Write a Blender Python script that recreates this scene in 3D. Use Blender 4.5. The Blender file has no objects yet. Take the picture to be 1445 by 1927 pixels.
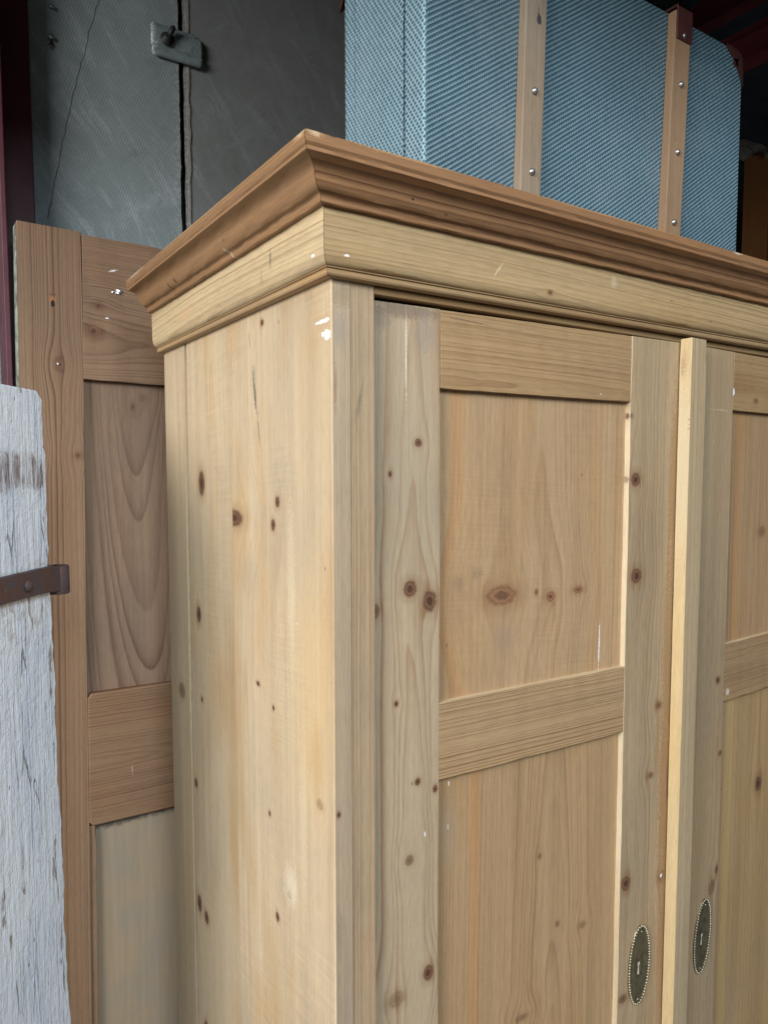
import bpy, bmesh, math, random
from mathutils import Vector, Matrix
random.seed(7)
sc = bpy.context.scene
COL = sc.collection

# ------------------------------------------------------------------ camera
cam_d = bpy.data.cameras.new('camera')
cam = bpy.data.objects.new('camera', cam_d); COL.objects.link(cam)
cam.location = (-0.3701, -0.6729, -0.2006)
cam.rotation_euler = (math.pi/2 - 0.0729, 0.0, -0.5916)
cam_d.sensor_fit = 'HORIZONTAL'; cam_d.sensor_width = 36.0
cam_d.lens = 36.0*1388.06/1445.0
cam_d.shift_x = -26.83/1445.0
cam_d.shift_y = 25.41/1445.0
cam_d.clip_start = 0.02; cam_d.clip_end = 200.0
sc.camera = cam
sc.cycles.max_bounces = 4; sc.cycles.diffuse_bounces = 2; sc.cycles.glossy_bounces = 3

# ------------------------------------------------------------------ world + light
world = bpy.data.worlds.new('World'); sc.world = world; world.use_nodes = True
bg = world.node_tree.nodes['Background']
bg.inputs[0].default_value = (0.62, 0.78, 1.0, 1); bg.inputs[1].default_value = 0.03

def area(name, loc, target, sx, sy, watts, col):
    ld = bpy.data.lights.new(name, 'AREA'); ld.shape = 'RECTANGLE'; ld.size = sx; ld.size_y = sy
    ld.energy = watts; ld.color = col
    lo = bpy.data.objects.new(name, ld); COL.objects.link(lo); lo.location = loc
    lo.rotation_euler = (Vector(target)-Vector(loc)).to_track_quat('-Z', 'Y').to_euler()
    return lo
# the open side of the barn: a wide patch of cloudy sky to the left and behind the camera
area('daylight_opening', (-3.3, -1.35, 1.05), (0.0, 0.2, -0.3), 1.7, 1.7, 222, (1.0, 0.985, 0.965))
area('daylight_yard', (-0.75, -3.3, 1.70), (0.0, 0.2, -0.6), 1.7, 1.4, 165, (0.82, 0.92, 1.0))

vs = sc.view_settings
vs.view_transform = 'Standard'; vs.look = 'None'; vs.gamma = 1.0; vs.exposure = 0.0
vs.use_curve_mapping = False

# ------------------------------------------------------------------ helpers: objects
def tag(o, label=None, cat=None, group=None, kind=None):
    if label: o['label'] = label
    if cat: o['category'] = cat
    if group: o['group'] = group
    if kind: o['kind'] = kind
    return o
def empty(name, loc=(0,0,0), rot=(0,0,0), parent=None):
    o = bpy.data.objects.new(name, None); COL.objects.link(o)
    o.location = loc; o.rotation_euler = rot; o.empty_display_size = 0.05
    if parent: o.parent = parent
    return o
def link(name, bm, mats, parent=None, smooth=False):
    me = bpy.data.meshes.new(name)
    bmesh.ops.recalc_face_normals(bm, faces=bm.faces[:])
    bm.to_mesh(me); bm.free()
    for m in (mats if isinstance(mats, (list, tuple)) else [mats]): me.materials.append(m)
    if smooth:
        for p in me.polygons: p.use_smooth = True
    o = bpy.data.objects.new(name, me); COL.objects.link(o)
    if parent: o.parent = parent
    return o
def bm_box(bm, a, b, mi=0):
    x0,y0,z0 = a; x1,y1,z1 = b
    v = [bm.verts.new(p) for p in ((x0,y0,z0),(x1,y0,z0),(x1,y1,z0),(x0,y1,z0),(x0,y0,z1),(x1,y0,z1),(x1,y1,z1),(x0,y1,z1))]
    fs = []
    for f in ((0,3,2,1),(4,5,6,7),(0,1,5,4),(1,2,6,5),(2,3,7,6),(3,0,4,7)):
        nf = bm.faces.new([v[i] for i in f]); nf.material_index = mi; fs.append(nf)
    return v, fs
def bevel(bm, w, seg=2, edges=None):
    bmesh.ops.bevel(bm, geom=edges or bm.edges[:], offset=w, segments=seg, profile=0.5, affect='EDGES', clamp_overlap=True)
def box(name, a, b, mat, parent=None, bv=0.0012, seg=2, smooth=False):
    bm = bmesh.new(); bm_box(bm, a, b)
    if bv: bevel(bm, bv, seg)
    return link(name, bm, mat, parent, smooth)
def hexa(name, pts, mat, parent=None, bv=0.0012, seg=2):
    """box with eight free corners: bottom four (counter-clockwise), top four"""
    bm = bmesh.new(); v = [bm.verts.new(p) for p in pts]
    for f in ((0,3,2,1),(4,5,6,7),(0,1,5,4),(1,2,6,5),(2,3,7,6),(3,0,4,7)): bm.faces.new([v[i] for i in f])
    if bv: bevel(bm, bv, seg)
    return link(name, bm, mat, parent)
def worn_board(name, a, b, mat, parent, ax=2, n=28, amp=0.0006, bv=0.0014, edge=None):
    """a board whose long arrises wander a little, as old planed pine does; ax = long axis"""
    bm = bmesh.new(); lo, hi = list(a), list(b)
    others = [i for i in range(3) if i != ax]
    rng = random.Random(name+str(a))
    rings = []
    for k in range(n+1):
        t = k/n; ring = []
        for (p, q) in ((0,0),(1,0),(1,1),(0,1)):
            c = [0,0,0]; c[ax] = lo[ax]+(hi[ax]-lo[ax])*t
            c[others[0]] = (hi if p else lo)[others[0]] + rng.uniform(-amp, amp)
            c[others[1]] = (hi if q else lo)[others[1]] + rng.uniform(-amp, amp)*0.5
            ring.append(bm.verts.new(c))
        rings.append(ring)
    longs = []
    for k in range(n):
        for i in range(4):
            bm.faces.new((rings[k][i], rings[k][(i+1)%4], rings[k+1][(i+1)%4], rings[k+1][i]))
    bm.faces.new(rings[0]); bm.faces.new(rings[-1])
    bm.edges.ensure_lookup_table()
    for e in bm.edges:
        d = e.verts[0].co-e.verts[1].co
        long_edge = abs(d[ax]) > 1e-6
        end_edge = (not long_edge) and (abs(e.verts[0].co[ax]-lo[ax])<1e-6 or abs(e.verts[0].co[ax]-hi[ax])<1e-6)
        if long_edge or end_edge: longs.append(e)
    bevel(bm, bv, 2, longs)
    if edge:                                   # (direction, material): faces turned this way take a paler wood
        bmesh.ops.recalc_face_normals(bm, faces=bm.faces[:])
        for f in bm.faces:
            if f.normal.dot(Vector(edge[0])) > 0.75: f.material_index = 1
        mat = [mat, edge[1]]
    return link(name, bm, mat, parent)
def lathe(bm, prof, origin, axis, seg=20, mi=0):
    """prof: (radius, height) along axis"""
    ax = Vector(axis).normalized(); q = ax.to_track_quat('Z', 'Y'); o = Vector(origin); rows = []
    for r, h in prof:
        rows.append([bm.verts.new(o+q@Vector((r*math.cos(2*math.pi*i/seg), r*math.sin(2*math.pi*i/seg), h))) for i in range(seg)])
    for a, b in zip(rows[:-1], rows[1:]):
        for i in range(seg):
            f = bm.faces.new((a[i], a[(i+1)%seg], b[(i+1)%seg], b[i])); f.material_index = mi; f.smooth = True
    for row in (rows[0], rows[-1]):
        try:
            f = bm.faces.new(row); f.material_index = mi
        except ValueError: pass

# ------------------------------------------------------------------ helpers: node materials
class NB:
    def __init__(s, name):
        s.m = bpy.data.materials.new(name); s.m.use_nodes = True
        s.t = s.m.node_tree; s.t.nodes.clear()
        s.out = s.t.nodes.new('ShaderNodeOutputMaterial')
        s.b = s.t.nodes.new('ShaderNodeBsdfPrincipled')
        s.t.links.new(s.b.outputs[0], s.out.inputs[0])
        tc = s.t.nodes.new('ShaderNodeTexCoord'); s.obj = tc.outputs['Object']
        sp = s.t.nodes.new('ShaderNodeSeparateXYZ'); s.t.links.new(s.obj, sp.inputs[0])
        s.xyz = dict(x=sp.outputs[0], y=sp.outputs[1], z=sp.outputs[2])
    def put(s, sock, v):
        if isinstance(v, (int, float)): sock.default_value = v
        elif isinstance(v, tuple): sock.default_value = v if len(v) == len(sock.default_value) else tuple(v)+(1,)
        else: s.t.links.new(v, sock)
    def f(s, op, a, b=0.0, c=0.0, clamp=False):
        n = s.t.nodes.new('ShaderNodeMath'); n.operation = op; n.use_clamp = clamp
        s.put(n.inputs[0], a)
        s.put(n.inputs[1], b)
        if op in ('MULTIPLY_ADD', 'SMOOTH_MIN', 'SMOOTH_MAX', 'COMPARE'): s.put(n.inputs[2], c)
        return n.outputs[0]
    def add(s, a, b): return s.f('ADD', a, b)
    def sub(s, a, b): return s.f('SUBTRACT', a, b)
    def mul(s, a, b): return s.f('MULTIPLY', a, b)
    def mx(s, a, b): return s.f('MAXIMUM', a, b)
    def vec(s, x, y, z):
        n = s.t.nodes.new('ShaderNodeCombineXYZ'); s.put(n.inputs[0], x); s.put(n.inputs[1], y); s.put(n.inputs[2], z); return n.outputs[0]
    def noise(s, v, scale=1.0, detail=2.0, rough=0.5, dist=0.0):
        n = s.t.nodes.new('ShaderNodeTexNoise'); s.put(n.inputs['Vector'], v); n.inputs['Scale'].default_value = scale
        n.inputs['Detail'].default_value = detail; n.inputs['Roughness'].default_value = rough; n.inputs['Distortion'].default_value = dist
        return n.outputs[0]
    def voro(s, v, scale=1.0, feature='F1', rnd=1.0):
        n = s.t.nodes.new('ShaderNodeTexVoronoi'); s.put(n.inputs['Vector'], v); n.inputs['Scale'].default_value = scale
        n.feature = feature; n.inputs['Randomness'].default_value = rnd
        return n.outputs['Distance'], (n.outputs['Color'] if feature == 'F1' else None)
    def ramp(s, v, a, b, c=0.0, d=1.0, smooth=True):
        n = s.t.nodes.new('ShaderNodeMapRange'); n.interpolation_type = 'SMOOTHSTEP' if smooth else 'LINEAR'
        s.put(n.inputs[0], v)
        for i, q in enumerate((a, b, c, d)): s.put(n.inputs[i+1], q)
        return n.outputs[0]
    def mix(s, fac, a, b, mode='MIX'):
        n = s.t.nodes.new('ShaderNodeMix'); n.data_type = 'RGBA'; n.blend_type = mode
        s.put(n.inputs[0], fac); s.put(n.inputs[6], a); s.put(n.inputs[7], b); return n.outputs[2]
    def scale(s, col, k):
        n = s.t.nodes.new('ShaderNodeVectorMath'); n.operation = 'SCALE'; s.put(n.inputs[0], col); s.put(n.inputs[3], k); return n.outputs[0]
    def bump(s, h, dist=0.001, strength=1.0, normal=None):
        n = s.t.nodes.new('ShaderNodeBump'); n.inputs['Strength'].default_value = strength; n.inputs['Distance'].default_value = dist
        s.put(n.inputs['Height'], h)
        if normal is not None: s.put(n.inputs['Normal'], normal)
        return n.outputs[0]
    def done(s, col, rough=0.6, spec=0.3, metal=0.0, normal=None):
        s.put(s.b.inputs['Base Color'], col); s.put(s.b.inputs['Roughness'], rough)
        s.put(s.b.inputs['Specular IOR Level'], spec); s.put(s.b.inputs['Metallic'], metal)
        if normal is not None: s.put(s.b.inputs['Normal'], normal)
        return s.m

WHITE_PAINT = (0.80, 0.82, 0.84)
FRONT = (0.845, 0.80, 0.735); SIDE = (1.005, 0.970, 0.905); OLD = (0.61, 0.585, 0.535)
def wood(name, axes, base, late, ring=0.0045, pith=(0.0, 0.03), taper=0.0, contrast=0.55, wander=0.02,
         knots=(), marks=(), seed=0.0, blotch=None, blotch_amt=0.5, grey=0.25, saw=0.0, flecks=0.0, streaks=(), rough=0.62, sharp=3.0, tone=(1, 1, 1), knotcol=(0.105, 0.050, 0.028)):
    """Stripped pine. axes: (across, along, through). knots: (u, v, ru, rv[, strength]).
    marks: (u, v, ru, rv, colour, strength[, shear]). streaks: (u0, u1, colour, strength) bands of heartwood along the grain."""
    base, late = tuple(a*b for a, b in zip(base, tone)), tuple(a*b for a, b in zip(late, tone))
    if blotch: blotch = tuple(a*b for a, b in zip(blotch, tone))
    n = NB(name)
    U, V, Wd = (n.xyz[a] for a in axes)
    sd = seed*3.17
    lo = n.noise(n.vec(n.mul(U, 4.0), n.mul(V, 0.9), n.add(Wd, sd)), 1.0, 1.0)
    hi = n.noise(n.vec(n.mul(U, 26.0), n.mul(V, 5.0), n.add(n.mul(Wd, 8.0), sd+5)), 1.0, 1.0)
    edge = n.noise(n.vec(n.mul(U, 160.0), n.mul(V, 160.0), sd+9.0), 1.0, 2.0)
    edge2 = n.noise(n.vec(n.mul(U, 330.0), n.mul(V, 330.0), sd+3.0), 1.0, 2.0) if marks else None
    u1 = n.add(n.add(U, n.mul(n.sub(lo, 0.5), wander*2)), n.mul(n.sub(hi, 0.5), 0.004))
    kmask = None; kd = None; halo = None
    for k in knots:
        ku, kv, ru, rv = k[:4]; st = k[4] if len(k) > 4 else 1.0
        ru = max(ru*1.14, 0.0025); rv = max(rv*1.14, 0.0034)
        du = n.sub(U, ku); dv = n.sub(V, kv)
        a = n.mul(du, 1.0/(ru*3.1)); b = n.mul(dv, 1.0/(rv*5.2))
        r2 = n.add(n.mul(a, a), n.mul(b, b))
        e = n.f('POWER', 2.71828, n.mul(r2, -1.0))
        u1 = n.sub(u1, n.mul(n.mul(du, e), 0.88))
        a = n.mul(du, 1.0/ru); b = n.mul(dv, 1.0/rv)
        r = n.f('SQRT', n.add(n.mul(a, a), n.mul(b, b)))
        r = n.add(r, n.mul(n.sub(edge, 0.5), 0.38))
        mk = n.mul(n.ramp(r, 1.22, 0.70), st)
        hl = n.mul(n.ramp(r, 2.3, 0.9), st*0.42)
        kmask = mk if kmask is None else n.mx(kmask, mk)
        halo = hl if halo is None else n.mx(halo, hl)
        kd = r if kd is None else n.f('MINIMUM', kd, r)
    pu, pw = pith
    a = n.sub(u1, pu); b = n.add(n.add(Wd, pw), n.add(n.mul(V, taper), n.mul(n.sub(lo, 0.5), wander*1.2)))
    t = n.mul(n.f('SQRT', n.add(n.mul(a, a), n.mul(b, b))), 1.0/ring)
    t = n.add(t, n.mul(n.noise(n.vec(n.mul(t, 0.42), sd, 0.0), 1.0, 0.0), 2.6))
    fr = n.f('FRACT', t); cell = n.f('FLOOR', t)
    wn = n.t.nodes.new('ShaderNodeTexWhiteNoise'); wn.noise_dimensions = '1D'; n.put(wn.inputs['W'], n.add(cell, sd))
    irr = n.add(n.mul(wn.outputs[0], 0.75), 0.25)
    line = n.mul(n.f('POWER', fr, sharp), n.ramp(fr, 1.0, 0.92))
    patch = n.ramp(n.noise(n.vec(n.mul(U, 9.0), n.mul(V, 1.6), sd+2.0), 1.0, 2.0), 0.3, 0.62, 0.45, 1.0)
    line = n.f('MINIMUM', n.mul(n.mul(line, irr), n.mul(patch, contrast*2.6)), 1.0)
    if halo is not None: line = n.f('MINIMUM', n.mul(line, n.add(1.0, n.mul(halo, 3.5))), 1.0)
    fib = n.noise(n.vec(n.mul(U, 640.0), n.mul(V, 42.0), n.mul(Wd, 640.0)), 1.0, 2.0, 0.65)
    fib2 = n.noise(n.vec(n.mul(U, 150.0), n.mul(V, 3.0), n.add(n.mul(Wd, 150.0), sd)), 1.0, 1.0, 0.55)
    big = n.noise(n.vec(n.mul(U, 10.0), n.mul(V, 2.6), sd+1.3), 1.0, 2.0, 0.55)
    big2 = n.noise(n.vec(n.mul(U, 5.0), n.mul(V, 3.5), sd+7.3), 1.0, 2.0, 0.6)
    col = base
    if blotch is None: blotch = (base[0]*0.86, base[1]*0.70, base[2]*0.5)
    col = n.mix(n.mul(n.ramp(big, 0.42, 0.72), blotch_amt), col, blotch)
    gcol = (base[0]*0.70, base[1]*0.78, base[2]*0.90)
    col = n.mix(n.mul(n.ramp(big2, 0.45, 0.7), grey), col, gcol)
    for s0, s1, sc_, am in streaks:
        mid = (s0+s1)/2; hw = (s1-s0)/2
        d = n.f('ABSOLUTE', n.sub(n.add(u1, n.mul(n.sub(fib2, 0.5), hw*0.9)), mid))
        col = n.mix(n.mul(n.ramp(d, hw, hw*0.35), n.mul(n.add(fib2, 0.35), am)), col, sc_)
    col = n.mix(line, col, late)
    band = n.noise(n.vec(n.mul(u1, 34.0), n.mul(V, 1.1), sd+11.0), 1.0, 2.0, 0.55)
    fv = n.add(n.add(n.sub(n.mul(n.sub(fib, 0.5), 0.55), n.mul(n.ramp(fib, 0.60, 0.74), 0.10)), n.mul(n.sub(fib2, 0.5), 0.20)), n.mul(n.sub(band, 0.5), 0.42))
    if saw:
        sw = n.noise(n.vec(n.mul(U, 14.0), n.add(n.mul(V, 330.0), n.mul(U, 26.0)), sd), 1.0, 2.0, 0.6)
        sm = n.ramp(n.noise(n.vec(n.mul(U, 5.0), n.mul(V, 4.0), sd+4), 1.0, 2.0), 0.40, 0.62)
        fv = n.add(fv, n.mul(n.mul(n.sub(sw, 0.5), sm), saw))
    col = n.scale(col, n.add(1.0, fv))
    if kmask is not None:
        col = n.mix(halo, col, (base[0]*0.62, base[1]*0.52, base[2]*0.42))
        kr = n.add(n.mul(n.f('SINE', n.add(n.mul(kd, 13.0), n.mul(edge, 2.2))), 0.5), 0.5)
        kc = n.mix(n.mul(kr, 0.5), knotcol, (knotcol[0]*2.3, knotcol[1]*2.4, knotcol[2]*2.4))
        core = n.ramp(n.add(kd, n.mul(n.sub(fib2, 0.5), 0.5)), 0.66, 0.10)
        kc = n.mix(n.mul(core, 0.75), kc, (knotcol[0]*0.35, knotcol[1]*0.3, knotcol[2]*0.3))
        col = n.mix(kmask, col, kc)
    # pores, nail pricks and small dark dirt
    vd, vc = n.voro(n.vec(n.mul(U, 55.0), n.mul(V, 24.0), n.add(n.mul(Wd, 3.0), sd)), 1.0)
    spc = n.t.nodes.new('ShaderNodeSeparateColor'); n.put(spc.inputs[0], vc)
    dirt = n.mul(n.ramp(vd, 0.085, 0.03), n.f('GREATER_THAN', spc.outputs[0], 0.93))
    col = n.mix(n.mul(dirt, 0.65), col, (0.06, 0.035, 0.02))
    if flecks:
        fl = n.mul(n.ramp(vd, 0.075, 0.035), n.f('LESS_THAN', spc.outputs[1], flecks))
        col = n.mix(fl, col, WHITE_PAINT)
    for mk in marks:
        mu, mv, ru, rv, mc, st = mk[:6]; sh = mk[6] if len(mk) > 6 else 0.0
        dv = n.sub(V, mv)
        a = n.mul(n.sub(n.sub(U, mu), n.mul(dv, sh)), 1.0/ru); b = n.mul(dv, 1.0/rv)
        r = n.f('SQRT', n.add(n.mul(a, a), n.mul(b, b)))
        r = n.add(r, n.mul(n.sub(edge2, 0.5), 1.5)); r = n.add(r, n.mul(n.sub(fib2, 0.5), 0.5))
        soft = 0.25 if st > 0.8 else 0.7
        col = n.mix(n.mul(n.ramp(r, 1.0+soft*0.3, 1.0-soft), st), col, mc)
    h = n.add(n.mul(fib, 0.35), n.mul(fib2, 0.9))
    rg = n.add(rough-0.06, n.mul(fib2, 0.14))
    return n.done(col, rg, 0.28, 0.0, n.bump(h, 0.0007, 0.7))

def wood_t(tone, *a, **k): return wood(*a, tone=tone, **k)
# stripped-pine colours
PALE = (0.485, 0.388, 0.268); PALE_L = (0.33, 0.20, 0.09)
TAN = (0.42, 0.295, 0.178); TAN_L = (0.27, 0.15, 0.075)
STILE = (0.425, 0.330, 0.222); STILE_L = (0.27, 0.155, 0.085)
RAIL = (0.37, 0.250, 0.135); RAIL_L = (0.21, 0.11, 0.05)
PALE_EDGE = (0.58, 0.485, 0.335); PALE_EDGE_L = (0.60, 0.38, 0.16)
BROWN = (0.33, 0.185, 0.095); BROWN_L = (0.17, 0.078, 0.034)
ORANGE = (0.33, 0.185, 0.085)

def simple(name, col, rough=0.6, spec=0.3, metal=0.0, var=0.35, scale=30.0, dark=None, bumpd=0.0):
    n = NB(name)
    a = n.noise(n.obj, scale, 4.0, 0.6); b = n.noise(n.obj, scale*7, 3.0, 0.6)
    c = n.mix(n.mul(n.ramp(a, 0.35, 0.7), var), col, dark or tuple(c*0.45 for c in col))
    c = n.scale(c, n.add(0.85, n.mul(b, 0.3)))
    nm = n.bump(n.add(a, n.mul(b, 0.5)), bumpd, 0.6) if bumpd else None
    return n.done(c, n.add(rough-0.1, n.mul(a, 0.2)), spec, metal, nm)

# ================================================================== the setting
FLOOR = -1.75
def concrete():
    n = NB('concrete_floor')
    a = n.noise(n.obj, 3.0, 5.0, 0.6); b = n.noise(n.obj, 60.0, 4.0, 0.6)
    c = n.mix(n.ramp(a, 0.3, 0.7), (0.30, 0.29, 0.27), (0.19, 0.18, 0.165))
    return n.done(n.scale(c, n.add(0.8, n.mul(b, 0.4))), 0.9, 0.2, 0.0, n.bump(b, 0.002, 0.5))
bm = bmesh.new(); bm_box(bm, (-6, -6, FLOOR-0.1), (6, 4, FLOOR))
tag(link('floor', bm, concrete()), kind='structure')

# ---------- fibre-cement sheet wall behind
def fineg(n, p): return n.noise(p, 150.0, 3.0, 0.65)
def sheet_mat(name, base, chalk_amt, weave, crack=None, seed=0.0):
    n = NB(name)
    X, Y, Z = n.xyz['x'], n.xyz['y'], n.xyz['z']
    p = n.vec(n.add(X, seed), 0.0, Z)
    big = n.noise(p, 4.0, 4.0, 0.6); mid = n.noise(p, 22.0, 4.0, 0.65, 0.6)
    # hand-wiped chalky smears: broad curved arcs plus soft clouds
    wx = n.add(X, n.mul(n.sub(n.noise(p, 5.0, 2.0), 0.5), 0.07)); wz = n.add(Z, n.mul(n.sub(n.noise(n.vec(n.add(X, 7.0+seed), 0.0, Z), 5.0, 2.0), 0.5), 0.07))
    s1 = n.noise(n.vec(n.mul(n.add(wx, n.mul(wz, 0.62)), 30.0), n.mul(n.sub(wz, n.mul(wx, 0.6)), 5.0), seed), 1.0, 5.0, 0.7, 0.3)
    s2 = n.noise(n.vec(n.mul(n.sub(wx, n.mul(wz, 1.1)), 15.0), n.mul(n.add(wz, wx), 4.5), seed+4), 1.0, 5.0, 0.7, 0.5)
    cloud = n.noise(p, 13.0, 5.0, 0.68, 0.5)
    chalk = n.mx(n.ramp(s1, 0.47, 0.70), n.mul(n.ramp(s2, 0.50, 0.74), 0.75))
    chalk = n.mx(chalk, n.mul(n.ramp(cloud, 0.48, 0.74), 0.6))
    chalk = n.mul(chalk, n.ramp(fineg(n, p), 0.30, 0.60, 0.35, 1.0))
    low = n.ramp(Z, 0.72, 0.26, 0.45, 1.0)
    chalk = n.mul(n.mul(chalk, n.ramp(big, 0.28, 0.60, 0.2, 1.0)), low)
    c = n.mix(n.mul(chalk, chalk_amt), base, (0.44, 0.48, 0.52))
    lipd = n.f('ABSOLUTE', n.sub(X, 0.113))
    lipm = n.mul(n.ramp(n.add(lipd, n.mul(n.sub(mid, 0.5), 0.03)), 0.022, 0.006), n.ramp(fineg(n, p), 0.45, 0.62))
    c = n.mix(n.mul(lipm, 0.55), c, (0.34, 0.33, 0.30))
    c = n.mix(n.mul(n.ramp(mid, 0.52, 0.75), 0.30), c, tuple(v*0.55 for v in base))
    # pressed dimple texture in slanting rows
    a = n.add(n.mul(X, 0.86), n.mul(Z, 0.50)); b = n.sub(n.mul(Z, 0.86), n.mul(X, 0.50))
    P = 2*math.pi/0.0058
    d = n.mul(n.f('SINE', n.mul(a, P*0.8)), n.f('SINE', n.mul(b, P)))
    c = n.scale(c, n.add(1.0, n.mul(d, 0.16*weave)))
    fine = n.noise(p, 420.0, 3.0, 0.6)
    c = n.scale(c, n.add(0.86, n.mul(fine, 0.28)))
    vd, vc = n.voro(n.vec(n.mul(X, 46.0), 0.0, n.mul(Z, 30.0)), 1.0)
    spc = n.t.nodes.new('ShaderNodeSeparateColor'); n.put(spc.inputs[0], vc)
    c = n.mix(n.mul(n.ramp(vd, 0.12, 0.04), n.mul(n.f('GREATER_THAN', spc.outputs[0], 0.91), 0.8)), c, (0.015, 0.015, 0.016))
    c = n.mix(n.mul(n.ramp(vd, 0.10, 0.04), n.mul(n.f('LESS_THAN', spc.outputs[0], 0.06), 0.8)), c, (0.6, 0.62, 0.64))
    h = n.add(n.mul(d, 0.5*weave), n.add(n.mul(mid, 0.8), n.mul(fine, 0.35)))
    if crack:
        x0, z0, x1, z1 = crack
        w = n.noise(n.vec(0.0, 0.0, n.mul(Z, 24.0)), 1.0, 4.0, 0.7)
        tt = n.f('DIVIDE', n.sub(Z, z0), z1-z0)
        xc = n.add(n.add(x0, n.mul(tt, x1-x0)), n.mul(n.sub(w, 0.5), 0.016))
        xc = n.add(xc, n.mul(n.mul(tt, n.sub(1.0, tt)), -0.022))
        dd = n.f('ABSOLUTE', n.sub(X, xc))
        inside = n.mul(n.f('GREATER_THAN', tt, 0.0), n.f('LESS_THAN', tt, 1.0))
        cm = n.mul(n.ramp(dd, 0.0010, 0.0003), inside)
        c = n.mix(n.mul(cm, 0.65), c, (0.012, 0.012, 0.013)); h = n.sub(h, n.mul(cm, 2.0))
    return n.done(c, 0.8, 0.25, 0.0, n.bump(h, 0.0012, 0.7))
def ragged_sheet(name, x0, x1, y0, y1, z0, z1, mat, parent, rag0, rag1):
    bm = bmesh.new(); n = 150; rng = random.Random(name+str(x0)); rows = []
    for k in range(n+1):
        z = z0+(z1-z0)*k/n
        l = x0+(rng.uniform(-1, 1)*rag0 + math.sin(z*37)*rag0*0.5); r = x1+(rng.uniform(-1, 1)*rag1 + math.sin(z*29+1)*rag1*0.5)
        rows.append([bm.verts.new(p) for p in ((l,y0,z),(r,y0,z),(r,y1,z),(l,y1,z))])
    for a, b in zip(rows[:-1], rows[1:]):
        for i in range(4): bm.faces.new((a[i], a[(i+1)%4], b[(i+1)%4], b[i]))
    bm.faces.new(rows[0]); bm.faces.new(rows[-1])
    return link(name, bm, mat, parent)
wall = empty('sheet_wall', (0, 0.8, FLOOR))
tag(wall, 'dark grey fibre-cement sheet wall with a black joint, behind the wardrobe', 'wall')
wall.location = (0, 0, 0)
ragged_sheet('cement_sheet', -1.3, 0.1075, 0.800, 0.808, FLOOR, 1.6, sheet_mat('cement_chalky', (0.175, 0.208, 0.212), 0.55, 0.5, (-0.134, 0.25, -0.035, 0.66), 0.0), wall, 0.001, 0.0011)
ragged_sheet('cement_sheet', 0.1185, 1.36, 0.802, 0.810, FLOOR, 1.6, sheet_mat('cement_smooth', (0.145, 0.155, 0.152), 0.36, 0.25, None, 3.0), wall, 0.0013, 0.001)
tag(ragged_sheet('joint_lip', 0.1225, 0.1275, 0.7995, 0.8018, FLOOR, 1.6, sheet_mat('cement_lip', (0.20, 0.19, 0.175), 0.4, 0.1, None, 5.0), wall, 0.0009, 0.0016))
box('joint_backing', (0.06, 0.82, FLOOR), (0.19, 0.86, 1.6), simple('black_timber', (0.018, 0.018, 0.02), 0.8), wall, 0)
nail_m = simple('dull_nail', (0.35, 0.35, 0.36), 0.45, 0.5, 0.8)
for (x, z, r) in ((-0.1181, 0.615, 0.0035), (-0.1198, 0.563, 0.0042)):
    bm = bmesh.new(); lathe(bm, [(r*0.5, 0.0), (r*0.5, 0.006), (r, 0.0062), (r, 0.0075), (r*0.6, 0.0085)], (x, 0.8, z), (0.1, -1, 0.1), 14)
    link('nail', bm, nail_m, wall)
bm = bmesh.new()
rng = random.Random(3)
for i in range(9):
    a = rng.uniform(0, 6.28); L = rng.uniform(0.005, 0.013)
    p = Vector((-0.1190, 0.7985, 0.553+rng.uniform(-0.006, 0.01))); q = p+Vector((math.cos(a)*L, -rng.uniform(0.001, 0.006), math.sin(a)*L))
    lathe(bm, [(0.0011, 0), (0.0004, (q-p).length)], p, q-p, 5)
link('bitumen_splinter', bm, simple('bitumen', (0.012, 0.011, 0.012), 0.7), wall)

# ---------- zinc joint clip with its bolt
clip = empty('joint_clip', (0.0, 0.0, 0.0))
tag(clip, 'bent zinc clip plate with black wing bolt bridging the joint of the wall sheets', 'bracket')
zm = NB('worn_zinc')
zn = zm.noise(zm.obj, 70.0, 4.0, 0.65); zn2 = zm.noise(zm.obj, 260.0, 3.0, 0.6)
zedge = zm.ramp(zm.add(zm.xyz['x'], zm.mul(zm.sub(zn, 0.5), 0.03)), 0.070, 0.052)
zc = zm.mix(zm.mul(zedge, zm.ramp(zn2, 0.35, 0.6)), (0.20, 0.25, 0.255), (0.52, 0.58, 0.58))
zc = zm.mix(zm.ramp(zn, 0.5, 0.72), zc, (0.12, 0.15, 0.15))
zm = zm.done(zc, 0.55, 0.5, 0.35, zm.bump(zn, 0.002, 0.7))
prof = [(0.030, 0.7960), (0.0255, 0.7925), (0.018, 0.7905), (-0.004, 0.7895), (-0.0085, 0.7915), (-0.011, 0.7920), (-0.014, 0.7885), (-0.0175, 0.7865), (-0.028, 0.7880), (-0.0315, 0.7915)]
bm = bmesh.new(); rows = []
rng = random.Random(11)
NX = 26
for i in range(NX+1):
    t = i/NX; x = 0.0535+0.0985*t; cz = 0.618+0.0005*t
    rnd = min(1.0, min(t, 1-t)/0.07); inset = (1-math.sqrt(max(0, 1-(1-rnd)**2)))*0.006
    row = []
    for j, (dz, y) in enumerate(prof):
        s = (1-inset/0.03) if j in (0, 1, 8, 9) else 1
        row.append((x+rng.uniform(-1, 1)*0.0007*(i in (0, NX)), y+rng.uniform(-1, 1)*0.0005, cz+dz*s*(0.86 if i > 22 and dz > 0.02 else 1)))
    rows.append(row)
fr = [[bm.verts.new(p) for p in r] for r in rows]; bk = [[bm.verts.new((p[0], p[1]+0.002, p[2])) for p in r] for r in rows]
m_ = len(prof)
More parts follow.
